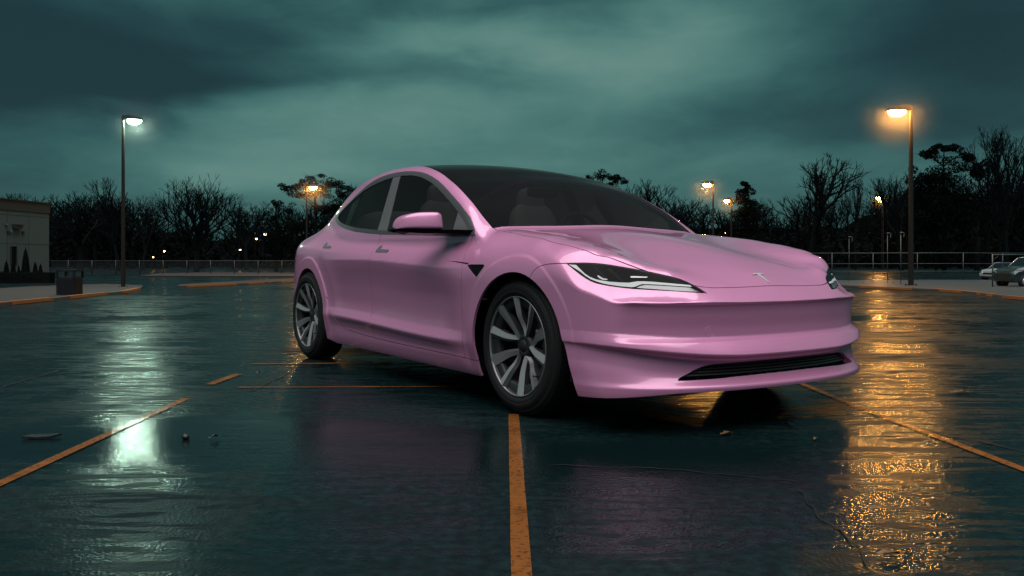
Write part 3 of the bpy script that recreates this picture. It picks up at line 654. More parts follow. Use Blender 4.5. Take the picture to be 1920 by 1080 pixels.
# tow cover ring
def onbody(y, z, d=0.001):
    p = surf((.05, y, z), (1, 0, 0)); nn = grad(p[None])[0]; return p+nn*d
rg = MB(); pts = [onbody(-.445+.022*math.cos(t), .440+.024*math.sin(t), -.0006) for t in np.linspace(0, 2*math.pi, 33)]
rg.tube(pts, .0013, 6, cap=False); rg.build('tow_cover', M['paint'], bump)
# badge : stylised T emblem
bd = MB()
out = [(-.040,.030),(-.032,.0345),(0,.0375),(.032,.0345),(.040,.030),(.034,.0245),(.018,.026),(.0135,.0265),(.0115,.022),(.0035,-.040),(0,-.046),(-.0035,-.040),(-.0115,.022),(-.0135,.0265),(-.018,.026),(-.034,.0245)]
def bp_(u, v, d):
    p0 = np.array([.745-.10*0-v*.88, -u, 0]); zz = march(np.array([[p0[0], p0[1], .45]]), np.array([[0, 0, 1.]]), .02, .6, 60)[0]; nn = grad(zz[None])[0]; return zz+nn*d
def badge_poly(o_):
    bd.prism(o_, bp_, .0008, .0045)
badge_poly([(-.041,.030),(-.030,.036),(0,.0385),(.030,.036),(.041,.030),(.035,.0235),(.026,.0262),(.0125,.0272),(.0035,-.040),(0,-.047),(-.0035,-.040),(-.0125,.0272),(-.026,.0262),(-.035,.0235)])
bd.build('badge', M['badge'], hood, fix=True)
# ---- door mirrors -------------------------------------------------
def mirror(s):
    root = bpy.data.objects.new('door_mirror', None); link(root, car)
    n1, n2 = 24, 28; yi, yo = .915, 1.135
    # housing lofted from inner end to outer tip
    vs = []; fs = []
    # x = forward ; sections along y
    for i in range(n1+1):
        t = i/n1; yy = yi+(yo-yi)*t
        # height of top, base
        zt = MT(t); zb = .922+.004*t; xc = -.735-.012*t-.10*t*t; dx = MD(t)
        for k in range(n2):
            a = 2*math.pi*k/n2; ca, sa = math.cos(a), math.sin(a); e = .42
            X = math.copysign(abs(ca)**e, ca)*dx; Z = math.copysign(abs(sa)**e, sa)
            zz = (zb+zt)/2+Z*(zt-zb)/2
            X -= (Z+1)*.5*.02
            vs.append((xc+X, s*yy, zz))
    for i in range(n1):
        for k in range(n2): fs.append((i*n2+k, i*n2+(k+1) % n2, (i+1)*n2+(k+1) % n2, (i+1)*n2+k))
    fs.append(tuple(range(n2))); fs.append(tuple(range(n1*n2, (n1+1)*n2)))
    b = MB(); b.add(vs, fs, 0, True); h = b.build('mirror_housing', M['paint'], root)
    # black base and foot
    b = MB(); vs = []; fs = []
    ST = [(.832,-.48,-.75,.888,.915),(.86,-.50,-.77,.887,.916),(.90,-.55,-.80,.888,.918),(.95,-.66,-.87,.893,.921),(1.02,-.715,-.90,.893,.923),(1.09,-.745,-.93,.897,.925),(1.128,-.80,-.95,.906,.925),(1.142,-.84,-.93,.917,.925)]
    for (yy, xa, xb, z0, z1) in ST:
        for (xx, zz) in ((xa, z1), (xb, z1), (xb+.01, z0+.006), ((xa+xb)/2, z0), (xa-.015, z0+.008)): vs.append((xx, s*yy, zz))
    for i in range(len(ST)-1):
        for k in range(5): fs.append((i*5+k, i*5+(k+1) % 5, (i+1)*5+(k+1) % 5, (i+1)*5+k))
    fs.append((0,1,2,3,4)); fs.append(tuple(range((len(ST)-1)*5, len(ST)*5))); b.add(vs, fs, 0, False); b.build('mirror_foot', M['gloss'], root, bevel=.003); return root
MT = C1([(0,1.012),(.1,1.021),(.45,1.019),(.75,1.006),(.88,.990),(.95,.968),(1.0,.940)])
MD = C1([(0,.045),(.1,.055),(.5,.058),(.8,.05),(.93,.038),(1,.012)])
mirror(-1); mf = mirror(1)
mf.location = (-.17, -.03, -.01)
# ------------------------------------------------------------------
#  THE LOT  (world: camera stands at the origin, looks along +Y)
# ------------------------------------------------------------------
H0 = .747; FP_ = 1581.
def gp(px, py, z=0.): Y = (H0-z)*FP_/(py-490); return Vector(((px-960)*Y/FP_, Y, z))
def at(px, py, Y): return Vector(((px-960)*Y/FP_, Y, H0+(490-py)*Y/FP_))
# ground material : wet asphalt with puddles
def wet(name, base=(.0028, .0085, .0092), pud=1., orange=None):
    m, t, out = nt(name); p = N(t, 'ShaderNodeBsdfPrincipled'); tc = N(t, 'ShaderNodeTexCoord'); co = tc.outputs['Object']
    def noise(sc, stretch=(1, 1, 1), det=5, dist=0, rough=.55, loc=(0, 0, 0)):
        mp = N(t, 'ShaderNodeMapping'); mp.inputs['Scale'].default_value = stretch; mp.inputs['Location'].default_value = loc; L(t, co, mp.inputs[0])
        n = N(t, 'ShaderNodeTexNoise'); n.inputs['Scale'].default_value = sc; n.inputs['Detail'].default_value = det; n.inputs['Distortion'].default_value = dist; n.inputs['Roughness'].default_value = rough; L(t, mp.outputs[0], n.inputs['Vector']); return n.outputs['Fac']
    def ramp(v, a, b, lo=0., hi=1.):
        r = N(t, 'ShaderNodeMapRange', _interpolation_type='SMOOTHSTEP'); r.inputs['From Min'].default_value = a; r.inputs['From Max'].default_value = b; r.inputs['To Min'].default_value = lo; r.inputs['To Max'].default_value = hi; L(t, v, r.inputs['Value']); return r.outputs[0]
    def mth(op, a, b):
        n = N(t, 'ShaderNodeMath', _operation=op)
        for i, q in enumerate((a, b)):
            if isinstance(q, (int, float)): n.inputs[i].default_value = q
            else: L(t, q, n.inputs[i])
        return n.outputs[0]
    big = noise(.55, (.55, 1.15, 1), 6, .7, loc=(3.1, 1.7, 0)); fine = noise(80, det=4); mid = noise(26, det=4); vo = N(t, 'ShaderNodeTexVoronoi'); vo.inputs['Scale'].default_value = 95; L(t, co, vo.inputs['Vector']); ag = vo.outputs['Distance']; ripple = noise(2.2, (.5, 2.2, 1), 3, .3)
    pm = ramp(big, .53, .66)                       # 1 = standing water
    damp = ramp(noise(.9, (.4, 1.4, 1), 5, 1., loc=(9, 4, 0)), .38, .62)
    wash = noise(4.2, (.38, 1.9, 1), 6, 1.8, loc=(5, 7, 0)); r1 = mth('ADD', mth('ADD', mth('MULTIPLY', damp, .05), .0), mth('MULTIPLY', ramp(wash, .49, .56), .30)); r2 = mth('MULTIPLY', mth('SUBTRACT', 1, pm), r1); dry = ramp(noise(.42, (.5, 1.5, 1), 6, 1.1, loc=(12, 3, 0)), .53, .60); rr = mth('ADD', mth('ADD', r2, .115), mth('MULTIPLY', mth('MULTIPLY', dry, mth('SUBTRACT', 1, pm)), .26))
    L(t, rr, p.inputs['Roughness'])
    col = N(t, 'ShaderNodeMix', _data_type='RGBA'); col.inputs['A'].default_value = (*base, 1); col.inputs['B'].default_value = (base[0]*2.4, base[1]*2.4, base[2]*2.4, 1); L(t, mth('MULTIPLY', ramp(mid, .35, .75), mth('SUBTRACT', 1, pm)), col.inputs['Factor'])
    L(t, col.outputs['Result'], p.inputs['Base Color'])
    hgt = mth('ADD', mth('MULTIPLY', mth('ADD', mth('MULTIPLY', fine, .6), mth('MULTIPLY', ag, 1.1)), mth('ADD', mth('MULTIPLY', mth('SUBTRACT', 1, pm), .6), .40)), mth('MULTIPLY', mid, mth('MULTIPLY', mth('SUBTRACT', 1, pm), .8)))
    b = N(t, 'ShaderNodeBump'); b.inputs['Strength'].default_value = 1.; b.inputs['Distance'].default_value = .0010; L(t, hgt, b.inputs['Height'])
    b2 = N(t, 'ShaderNodeBump'); b2.inputs['Strength'].default_value = 1.; b2.inputs['Distance'].default_value = .0032; L(t, mth('MULTIPLY', ripple, mth('ADD', mth('MULTIPLY', pm, .25), .35)), b2.inputs['Height']); L(t, b.outputs[0], b2.inputs['Normal']); b3 = N(t, 'ShaderNodeBump'); b3.inputs['Strength'].default_value = 1.; b3.inputs['Distance'].default_value = .0009; L(t, noise(9, (.45, 1.7, 1), 4, .6, loc=(1, 8, 0)), b3.inputs['Height']); L(t, b2.outputs[0], b3.inputs['Normal']); L(t, b3.outputs[0], p.inputs['Normal'])
    p.inputs['IOR'].default_value = 1.21; p.inputs['Specular IOR Level'].default_value = .5
    if orange:
        w = ramp(noise(60, det=5), .30, .50); w2 = ramp(noise(5, det=4, loc=(2, 2, 0)), .2, .45); col.inputs['B'].default_value = (*orange, 1); col.inputs['A'].default_value = (*[c*.35 for c in orange], 1)
        for l_ in list(col.inputs['Factor'].links): t.links.remove(l_)
        L(t, mth('MULTIPLY', w, w2), col.inputs['Factor'])
    L(t, p.outputs[0], out.inputs[0]); return m
MG = wet('wet_asphalt'); MO = wet('worn_orange_line_paint', orange=(.19, .066, .014))
g = MB(); g.add([(-400, -60, 0), (400, -60, 0), (400, 900, 0), (-400, 900, 0)], [(0, 1, 2, 3)]); tag(g.build('ground', MG), kind='structure')
def strip(pts, w, z=.004, name='parking_line', mat=None, wob=0, seed=0):
    rg = random.Random(seed); b = MB(); pts = [Vector((p[0], p[1], 0)) for p in pts]; P = []
    for a, c in zip(pts[:-1], pts[1:]):
        n = max(1, int((c-a).length/.25)); P += [a.lerp(c, i/n) for i in range(n)]
    P.append(pts[-1]); vs = []
    for i, p in enumerate(P):
        d = (P[min(i+1, len(P)-1)]-P[max(i-1, 0)]).normalized(); s = Vector((-d.y, d.x, 0)); ww = w[0]+(w[1]-w[0])*i/(len(P)-1) if isinstance(w, tuple) else w
        vs += [p+s*ww/2*(1+rg.uniform(-wob, wob))+Vector((0, 0, z)), p-s*ww/2*(1+rg.uniform(-wob, wob))+Vector((0, 0, z))]
    b.add(vs, [(2*i, 2*i+1, 2*i+3, 2*i+2) for i in range(len(P)-1)]); o = b.build(name, mat or MO); tag(o, kind='structure'); return o
strip([(.030, 1.0), (.023, 2.0), (.008, 4.10)], .050, wob=.03)
strip([(-1.70, 1.2), (-1.715, 2.81), (-1.77, 4.58)], .046, wob=.04, seed=2)
strip([(-1.83, 5.09), (-1.81, 5.57)], .06, wob=.04, seed=3)
strip([(1.845, 1.3), (1.83, 3.01), (1.77, 4.37), (1.76, 5.2)], .045, wob=.04, seed=4)
strip([(-1.89, 6.12), (.6, 6.26)], .055, wob=.1, seed=5); strip([(-1.62, 4.98), (.4, 5.03)], .028, wob=.15, seed=6)
# cracks sealed into the asphalt
MC = pbr('crack_tar', (.004, .004, .004), .5)
def crack(pts, w, seed):
    rg = random.Random(seed); P = []
    for a, c in zip(pts[:-1], pts[1:]):
        a = Vector(a); c = Vector(c); n = max(2, int((c-a).length/.05)); P += [a.lerp(c, i/n)+Vector((rg.uniform(-.012, .012), rg.uniform(-.012, .012), 0)) for i in range(n)]
    return strip([(p.x, p.y) for p in P], w, .0035, 'ground_crack', MC, .6, seed)
crack([gp(1495, 920), gp(1545, 975), gp(1600, 1020), gp(1650, 1085)], .006, 11)
crack([gp(0, 728), gp(120, 692), gp(300, 672), gp(365, 655)], .018, 12); crack([gp(470, 735), gp(560, 690), gp(640, 668)], .012, 13)
crack([gp(1500, 905), gp(1250, 880), gp(1000, 872)], .006, 14); crack([gp(1930, 850), gp(1700, 800), gp(1560, 760)], .010, 15)
# kerbed islands
MK = pbr('kerb_concrete', (.045, .040, .036), .55, bump=.4, bscale=14, var=.3, vscale=3); MKO = pbr('orange_kerb_paint', (.26, .085, .018), .5, bump=.3, bscale=30, var=.3, vscale=6)
MS = pbr('island_soil', (.020, .014, .011), .8, bump=.6, bscale=9, var=.4, vscale=4); MSW = pbr('sidewalk_concrete', (.050, .056, .056), .35, bump=.3, bscale=20, var=.25, vscale=1.2)
def island(name, front, back, h, mat, top=None):
    b = MB(); P = [gp(*q) for q in front]+[gp(*q) for q in back]; n = len(P)
    b.add([(p.x, p.y, 0) for p in P]+[(p.x, p.y, h) for p in P], [[i+n for i in range(n)]]+[(i, (i+1) % n, (i+1) % n+n, i+n) for i in range(n)]); o = b.build(name, mat); tag(o, kind='structure'); return o
def kerb(name, pts, h, w, lab, segs, kind='kerb'):
    root = empty(name, tuple(gp(*pts[0]))); r0 = root.location.copy()
    P = [gp(*q) for q in pts]; tot = sum((b-a).length for a, b in zip(P[:-1], P[1:]))
    def along(s):
        s *= tot
        for a, b in zip(P[:-1], P[1:]):
            l = (b-a).length
            if s <= l: return a.lerp(b, s/l), (b-a).normalized()
            s -= l
        return P[-1], (P[-1]-P[-2]).normalized()
    def run(s0, s1, off, hh, ww, mat, nm, z0=0):
        n = 10; vs = []
        for i in range(n+1):
            p, d = along(s0+(s1-s0)*i/n); q = Vector((-d.y, d.x, 0))
            for u, z in ((off, z0), (off+.01, hh), (off+ww-.01, hh), (off+ww, z0)): vs.append(p+q*u+Vector((0, 0, z))-r0)
        fs = [(4*i+j, 4*i+(j+1) % 4, 4*i+4+(j+1) % 4, 4*i+4+j) for i in range(n) for j in range(4)]+[(0, 1, 2, 3), tuple(4*n+j for j in range(4))]
        b = MB(); b.add(vs, fs); b.build(nm, mat, root)
    run(0, 1, 0, h, w, MK, 'kerb_stone')
    for a, c in segs: run(a, c, -.006, h+.012, w*.9, MKO, 'painted_strip', .012)
    tag(root, lab, 'kerb', 'kerbs of the parking lot islands'); return root
island('planted_island', [(-60, 580), (0, 574), (125, 561), (240, 549), (264, 544)], [(268, 538), (200, 535), (60, 540), (-60, 548)], .05, MS)
kerb('parking_kerb', [(-60, 583), (0, 575), (125, 562), (240, 550), (266, 544)], .06, .14, 'low kerb with orange painted lengths in front of the dark trash bin', [(.0, .34), (.42, .62), (.72, .97)])
island('planted_island', [(336, 539), (430, 535), (520, 530), (620, 527)], [(620, 522), (520, 525), (420, 531), (336, 536)], .05, MS)
kerb('parking_kerb', [(332, 540), (430, 536), (520, 531), (620, 528)], .06, .14, 'long low kerb with orange stripe ending behind the pink car', [(.05, .33), (.42, .56), (.6, .98)])
island('sidewalk', [(1560, 536), (1640, 541), (1745, 545), (1820, 551), (1880, 559), (2000, 570)], [(2060, 533), (1900, 527), (1740, 527), (1560, 528)], .05, MSW)
kerb('parking_kerb', [(1560, 538), (1640, 542), (1745, 546), (1820, 552), (1880, 560), (2000, 572)], .06, .12, 'curved kerb with orange painted lengths at the foot of the tall orange lamp', [(.12, .30), (.36, .62), (.66, .70), (.76, .86)])
island('far_verge', [(262, 519), (400, 520), (560, 520), (700, 519)], [(700, 513), (560, 513), (400, 512), (300, 514)], .06, MS)
# ---- lamp posts ---------------------------------------------------
MP = pbr('brown_lamp_metal', (.014, .010, .009), .5, .3, var=.2, vscale=4)
EW = emis('white_lamp_glow', (.66, 1, .76), 470); EF = emis('faint_far_glow', (1, .55, .2), 26); EO = emis('orange_lamp_glow', (1, .43, .08), 540)
def halo_ball(name, c, r, dens, lab):  # scattering ball added round a lamp head to make its halo
    m = bpy.data.materials.new('lamp_halo_scatter'); m.use_nodes = True; t = m.node_tree; t.nodes.clear(); out = t.nodes.new('ShaderNodeOutputMaterial'); v = N(t, 'ShaderNodeVolumeScatter'); v.inputs['Color'].default_value = (.9, .9, .9, 1); v.inputs['Anisotropy'].default_value = .3
    tc = N(t, 'ShaderNodeTexCoord'); ln = N(t, 'ShaderNodeVectorMath', _operation='LENGTH'); L(t, tc.outputs['Object'], ln.inputs[0]); q = N(t, 'ShaderNodeMapRange', _interpolation_type='SMOOTHSTEP'); q.inputs['From Min'].default_value = 1; q.inputs['From Max'].default_value = 0; q.inputs['To Max'].default_value = 1; L(t, ln.outputs['Value'], q.inputs['Value'])
    pw = N(t, 'ShaderNodeMath', _operation='POWER'); pw.inputs[1].default_value = 2; L(t, q.outputs[0], pw.inputs[0]); mu = N(t, 'ShaderNodeMath', _operation='MULTIPLY'); mu.inputs[1].default_value = dens; L(t, pw.outputs[0], mu.inputs[0]); L(t, mu.outputs[0], v.inputs['Density']); L(t, v.outputs[0], out.inputs['Volume'])
    b = MB(); ico(b, (0, 0, 0), (1, 1, 1), 3); o = b.build(name, m); o.location = c; o.scale = (r, r, r); tag(o, lab, 'added lamp halo', None, 'stuff'); return o
def lamp(px, ytop, ybase, side, em, lab, wpx=3.2, hl=34, Y=None, head=9., conc=False, grp='lit lamp posts around the lot'):
    Y = Y or H0*FP_/(ybase-490); s = Y/FP_; top = H0+(490-ytop)*s; w = wpx*s
    r = empty('lamp_post', ((px-960)*s, Y, 0))
    b = MB(); b.add([(-w, -w, 0), (w, -w, 0), (w, w, 0), (-w, w, 0), (-w*.7, -w*.7, top), (w*.7, -w*.7, top), (w*.7, w*.7, top), (-w*.7, w*.7, top)], [(0,3,2,1),(4,5,6,7),(0,1,5,4),(1,2,6,5),(2,3,7,6),(3,0,4,7)]); b.build('pole', MP, r, bevel=w*.3)
    b = MB(); b.box((-w*2.2, -w*2.2, 0), (w*2.2, w*2.2, w*1.0)); 
    for sx in (-1, 1):
        for sy in (-1, 1): b.box((sx*w*1.6-w*.25, sy*w*1.6-w*.25, w), (sx*w*1.6+w*.25, sy*w*1.6+w*.25, w*1.5))
    b.build('base_plate', MP, r)
    b = MB(); l = hl*s; x0, x1 = (0, side*l) if side > 0 else (side*l, 0); hh = head*s; hw = max(.11, hl*.30*s)
    n = 8; vs = []; fs = []
    for i in range(n+1):
        t = i/n; x = side*l*t; hz = hh*(.42+.58*math.sin(math.pi*min(1, (1-t)*1.6+.10)/2)) ; wd = hw*(.5+.5*min(1, t*2.2))*(1-.25*max(0, t-.8)*5)
        vs += [(x, -wd, top-hh*.95), (x, wd, top-hh*.95), (x, wd*.8, top-hh*.95+hz), (x, -wd*.8, top-hh*.95+hz)]
    for i in range(n):
        for j in range(4): fs.append((4*i+j, 4*i+(j+1) % 4, 4*i+4+(j+1) % 4, 4*i+4+j))
    fs += [(0, 1, 2, 3), tuple(4*n+j for j in range(4))]; b.add(vs, fs); hd = b.build('lamp_head', MP, r)
    b = MB(); vs = []; fs = []; n1, n2 = 8, 24; cx = side*l*.60; rx, ry, rz = l*.36, hw*.8, hh*.85
    for i in range(n1+1):
        a = math.pi/2*i/n1
        for k in range(n2):
            q = 2*math.pi*k/n2; vs.append((cx+rx*math.cos(a)*math.cos(q), ry*math.cos(a)*math.sin(q), top-hh*.96-rz*math.sin(a)))
    for i in range(n1):
        for k in range(n2): fs.append((i*n2+k, i*n2+(k+1) % n2, (i+1)*n2+(k+1) % n2, (i+1)*n2+k))
    b.add(vs, fs, 0, True); b.build('lamp_lens', em, hd); tag(r, lab, 'street lamp', grp); return r
lamp(231, 217, 541, 1, EW, 'tall brown lamp post with white light on the left island')
lamp(1708, 198, 538, -1, EO, 'tallest lamp post with bright orange light at the right kerb', 4., 44, head=11)
lamp(575, 345, 516, 1, EO, 'slim lamp post with orange light in front of the spreading pine', 1.6, 20, head=6)
lamp(1337, 340, 516, -1, EO, 'taller of the two orange lamps behind the pink hood', 1.8, 20, head=6)
lamp(1371, 371, 511, -1, EO, 'shorter of the two orange lamps behind the pink hood', 1.5, 14, head=5)
lamp(1656, 366, 506, -1, EO, 'small far orange lamp among the trees left of the tallest lamp', .9, 14, head=4.5)
for px, py, Y, r_, dn in ((257, 231, 23.62, 1.2, .10), (1684, 210, 24.6, 1.6, .085), (585, 352, 45.4, 1.7, .065), (1326, 349, 45.4, 1.7, .06), (1364, 377, 56.2, 1.6, .05), (1648, 370, 73.8, 1.4, .05)):
    halo_ball('added_halo', at(px, py, Y), r_, dn, 'scattering ball added to make the halo round a lamp head')
for px, py, sz, lb in ((305, 470, 3, 'small far light low between the white lamp and the big bare tree'), (285, 482, 2.2, 'tiny white far light nearest the fence on the left'), (448, 468, 2.4, 'small far light above the fence right of the big bare tree'), (478, 447, 3, 'small far light just below and left of the brightest far light'), (493, 437, 4.6, 'brightest far light left of the spreading pine'), (1362, 436, 2.4, 'tiny far light behind the hood under the two orange lamps'), (1653, 378, 1.8, 'tiny far light just under the small far orange lamp')):
    lamp(px, py-2, 505, 1 if px < 900 else -1, EF, lb, .35, sz*1.6, head=sz*.8, Y=78., grp='far lights beyond the fence')
# ---- trash bin ----------------------------------------------------
r = empty('trash_bin', tuple(gp(131, 557))); Y = r.location.y; s = Y/FP_
MBN = pbr('dark_bin_metal', (.005, .0055, .007), .5, .1, bump=.2, bscale=8)
def rbox(b, x0, x1, y0, y1, z0, z1, rr, mi=0, n=5):
    P = []
    for cx, cy, a0 in ((x1-rr, y1-rr, 0), (x0+rr, y1-rr, 90), (x0+rr, y0+rr, 180), (x1-rr, y0+rr, 270)):
        for k in range(n+1): a = R2(a0+90*k/n); P.append((cx+rr*math.cos(a), cy+rr*math.sin(a)))
    m = len(P); b.add([(x, y, z0) for x, y in P]+[(x, y, z1) for x, y in P], [list(range(m))[::-1], [i+m for i in range(m)]]+[(i, (i+1) % m, (i+1) % m+m, i+m) for i in range(m)], mi)
b = MB(); rbox(b, -17*s, 17*s, -17*s, 17*s, 0, 36*s, 4*s)
for k in range(9): b.box((-16*s+k*4*s-.4*s, -17.6*s, 3*s), (-16*s+k*4*s+.4*s, -17*s, 33*s))
b.build('bin_body', MBN, r)
b = MB(); rbox(b, -18.5*s, 18.5*s, -18.5*s, 18.5*s, 48*s, 51.5*s, 6*s)
for sx in (-1, 1):
    for sy in (-1, 1): rbox(b, sx*16*s-2.2*s, sx*16*s+2.2*s, sy*16*s-2.2*s, sy*16*s+2.2*s, 36*s, 48*s, 1*s)
b.build('bin_hood', MBN, r); b = MB(); rbox(b, -14*s, 14*s, -14*s, 14*s, 36*s, 39*s, 4*s); b.build('bin_liner', pbr('bin_liner', (.02, .028, .028), .5), r)
tag(r, 'dark hooded trash bin standing on the left island before the pale building', 'trash bin')
# ---- building -----------------------------------------------------
P2 = Vector((-868*33.7/FP_, 33.7, 0)); P1 = Vector((-960*31/FP_, 31., 0)); dd = (P2-P1).normalized(); bl = empty('pale_building', tuple(P2), math.atan2(dd.y, dd.x))
HB = 3.08; pxm = (P2-P1).length/92.            # metres along the wall per photo pixel
MW = pbr('painted_panel_wall', (.066, .094, .090), .7, bump=.12, bscale=30, var=.12, vscale=1.5); MD_ = pbr('dark_fascia', (.022, .031, .032), .6)
b = MB(); b.box((-12, 0, 0), (0, 9, HB-.42)); b.build('wall', MW, bl)
b = MB(); b.box((-12.02, -.03, HB-.42), (.03, 9, HB-.05)); b.build('fascia', MD_, bl); b = MB(); b.box((-12.05, -.08, HB-.05), (.08, 9.05, HB)); b.build('roof', pbr('roof_edge', (.012, .012, .012), .6), bl)
b = MB()
for k in range(0, 7): b.box((-pxm*40*(k+.0)-pxm*40+.0, -.006, .0), (-pxm*40*(k+1)+.02, .0, HB-.42))
for zz in (1.40, HB-.60): b.box((-12, -.005, zz), (0, .0, zz+.02))
b.build('panel_joint', pbr('joint_grey', (.035, .043, .04), .7), bl)
b = MB(); b.box((-pxm*73, -.02, .62), (-pxm*64, .0, 1.30)); wn = b.build('window', pbr('dark_glass', (.008, .010, .011), .08), bl); b = MB()
for q in ((-pxm*74.2, .60, -pxm*73, 1.32), (-pxm*64, .60, -pxm*62.8, 1.32), (-pxm*73, .60, -pxm*64, .62), (-pxm*73, 1.30, -pxm*64, 1.32)): b.box((q[0], -.04, q[1]), (q[2], 0, q[3]))
b.build('frame', MD_, wn)
b = MB(); b.box((-pxm*71, -.16, 1.98), (-pxm*58, 0, 2.10)); b.box((-pxm*71, -.20, 2.10), (-pxm*57, 0, 2.14)); b.build('wall_light', MD_, bl)
for q in ((-pxm*76, 1.83, .06, .12), (-pxm*80, 1.80, .05, .09), (-pxm*53, 1.80, .05, .1), (-pxm*84, 2.08, .04, .08)):
    b = MB(); b.box((q[0], -.07, q[1]), (q[0]+pxm*3.2, 0, q[1]+q[3]), bev=.008); b.build('wall_bracket', pbr('bracket_grey', (.10, .12, .12), .5) if q[1] > 1.82 else MD_, bl)
tag(bl, 'pale flat roofed building with panel joints at the left edge of the lot', 'building')
# hedge box and clipped conifers
def leaves(b, cs, n, sz, rg, mi=0, flat=0):
    vs = []; fs = []
    for _ in range(n):
        c, r = cs[rg.randrange(len(cs))]
        while True:
            v = Vector((rg.uniform(-1, 1), rg.uniform(-1, 1), rg.uniform(-1, 1)))
            if .35 < v.length < 1: break
        p = Vector((c[0]+v.x*r[0], c[1]+v.y*r[1], c[2]+v.z*r[2])); a = Vector((rg.gauss(0, 1), rg.gauss(0, 1), rg.gauss(0, 1)*(1-flat))).normalized(); q = a.orthogonal().normalized(); q = q*math.cos(9*v.x)+a.cross(q)*math.sin(9*v.x)
        u = sz*rg.uniform(.6, 1.5); k = len(vs); vs += [p-a*u, p+q*u*.55, p+a*u, p-q*u*.55]; fs.append((k, k+1, k+2, k+3))
    b.add(vs, fs, mi)
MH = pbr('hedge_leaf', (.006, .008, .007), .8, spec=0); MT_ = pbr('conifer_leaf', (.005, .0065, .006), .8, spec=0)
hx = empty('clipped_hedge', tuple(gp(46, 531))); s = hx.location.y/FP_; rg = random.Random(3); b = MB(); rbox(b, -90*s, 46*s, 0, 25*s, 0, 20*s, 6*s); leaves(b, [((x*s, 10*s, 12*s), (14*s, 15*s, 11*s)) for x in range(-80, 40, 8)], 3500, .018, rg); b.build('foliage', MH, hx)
tag(hx, 'low dark box hedge running in front of the pale building', 'hedge')
for px, tp, w, lb in ((12, 489, 13, 'small cone shrub, leftmost of those behind the hedge'), (25, 490, 12, 'small cone shrub, second from the left behind the hedge'), (35, 498, 6, 'smallest cone shrub left of the tallest one behind the hedge'), (48, 464, 19, 'tallest tapered shrub against the pale building'), (66, 491, 12, 'cone shrub just right of the tallest shrub behind the hedge'), (76, 495, 10, 'rightmost small cone shrub behind the hedge')):
    Y = 30.6; s = Y/FP_; r = empty('cone_shrub', ((px-960)*s, Y, 0)); top = H0+(490-tp)*s; b = MB(); b.tube([(0, 0, 0), (0, 0, top*.5)], w*.08*s, 6); b.build('trunk', MT_, r); b = MB(); z0 = top-(511-tp)*s-.1
    cs = []
    for k in range(9):
        t = k/8; cs.append(((0, 0, z0+(top-z0)*t*.93), (w*.5*s*(1-t)**.6+.01, w*.5*s*(1-t)**.6+.01, (top-z0)*.10)))
    b.lathe([(w*.42*s*(1-k/9)**.6, z0+(top-z0)*k/9) for k in range(9)]+[(0, top-.02)], 14, 'z'); leaves(b, cs, 900, .014, rg); b.build('foliage', MT_, r); tag(r, lb, 'shrub', 'clipped shrubs by the building')
# ---- fences -------------------------------------------------------
MF = pbr('galvanised_rail', (.045, .068, .066), .5, .5); MFD = pbr('dull_fence_steel', (.05, .056, .055), .6, .3)
def chain(name):
    m, t, out = nt(name); tr = N(t, 'ShaderNodeBsdfTransparent'); p = N(t, 'ShaderNodeBsdfPrincipled'); p.inputs['Base Color'].default_value = (.035, .042, .042, 1); p.inputs['Roughness'].default_value = .6
    tc = N(t, 'ShaderNodeTexCoord'); sp = N(t, 'ShaderNodeSeparateXYZ'); L(t, tc.outputs['Object'], sp.inputs[0]); acc = None
    for sg in (1, -1):
        a = N(t, 'ShaderNodeMath', _operation='MULTIPLY_ADD'); a.inputs[1].default_value = sg; L(t, sp.outputs[0], a.inputs[0]); L(t, sp.outputs[2], a.inputs[2])
        q = N(t, 'ShaderNodeMath', _operation='PINGPONG'); q.inputs[1].default_value = .03; L(t, a.outputs[0], q.inputs[0]); c = N(t, 'ShaderNodeMath', _operation='LESS_THAN'); c.inputs[1].default_value = .004; L(t, q.outputs[0], c.inputs[0])
        if acc is None: acc = c
        else:
            x = N(t, 'ShaderNodeMath', _operation='MAXIMUM'); L(t, acc.outputs[0], x.inputs[0]); L(t, c.outputs[0], x.inputs[1]); acc = x
    mx = N(t, 'ShaderNodeMixShader'); L(t, acc.outputs[0], mx.inputs[0]); L(t, tr.outputs[0], mx.inputs[1]); L(t, p.outputs[0], mx.inputs[2]); L(t, mx.outputs[0], out.inputs[0]); return m
MCH = chain('chain_link')
r = empty('chain_link_fence', ((95-960)*47/FP_, 47., 0)); s = 47/FP_; W_ = (640-95)*s
for k in range(13):
    b = MB(); x = (k*44.5+33)*s; b.tube([(x, 0, 0), (x, 0, .80)], .022, 6); b.build('post', MFD, r)
b = MB(); b.tube([(0, 0, .775), (W_, 0, .775)], .016, 6); b.build('top_rail', MFD, r); b = MB(); b.add([(0, .03, .03), (W_, .03, .03), (W_, .03, .77), (0, .03, .77)], [(0, 1, 2, 3)]); b.build('chain_mesh', MCH, r)
tag(r, 'long dull chain link fence along the far left of the lot', 'fence')
r = empty('rail_fence', ((1500-960)*31/FP_, 31., 0)); s = 31/FP_; W_ = 470*s
for px in (1560, 1637, 1720, 1806, 1880):
    b = MB(); x = (px-1500)*s; b.tube([(x, 0, 0), (x, 0, 1.05)], .016, 8); b.build('post', MF, r)
for z in (1.045, .655, .375):
    b = MB(); b.tube([(0, 0, z), (W_*.6, 0, z+.012), (W_, 0, z)], .013 if z > 1 else .010, 6); b.build('rail', MF, r)
tag(r, 'three rail steel fence running behind the right side of the lot', 'fence')
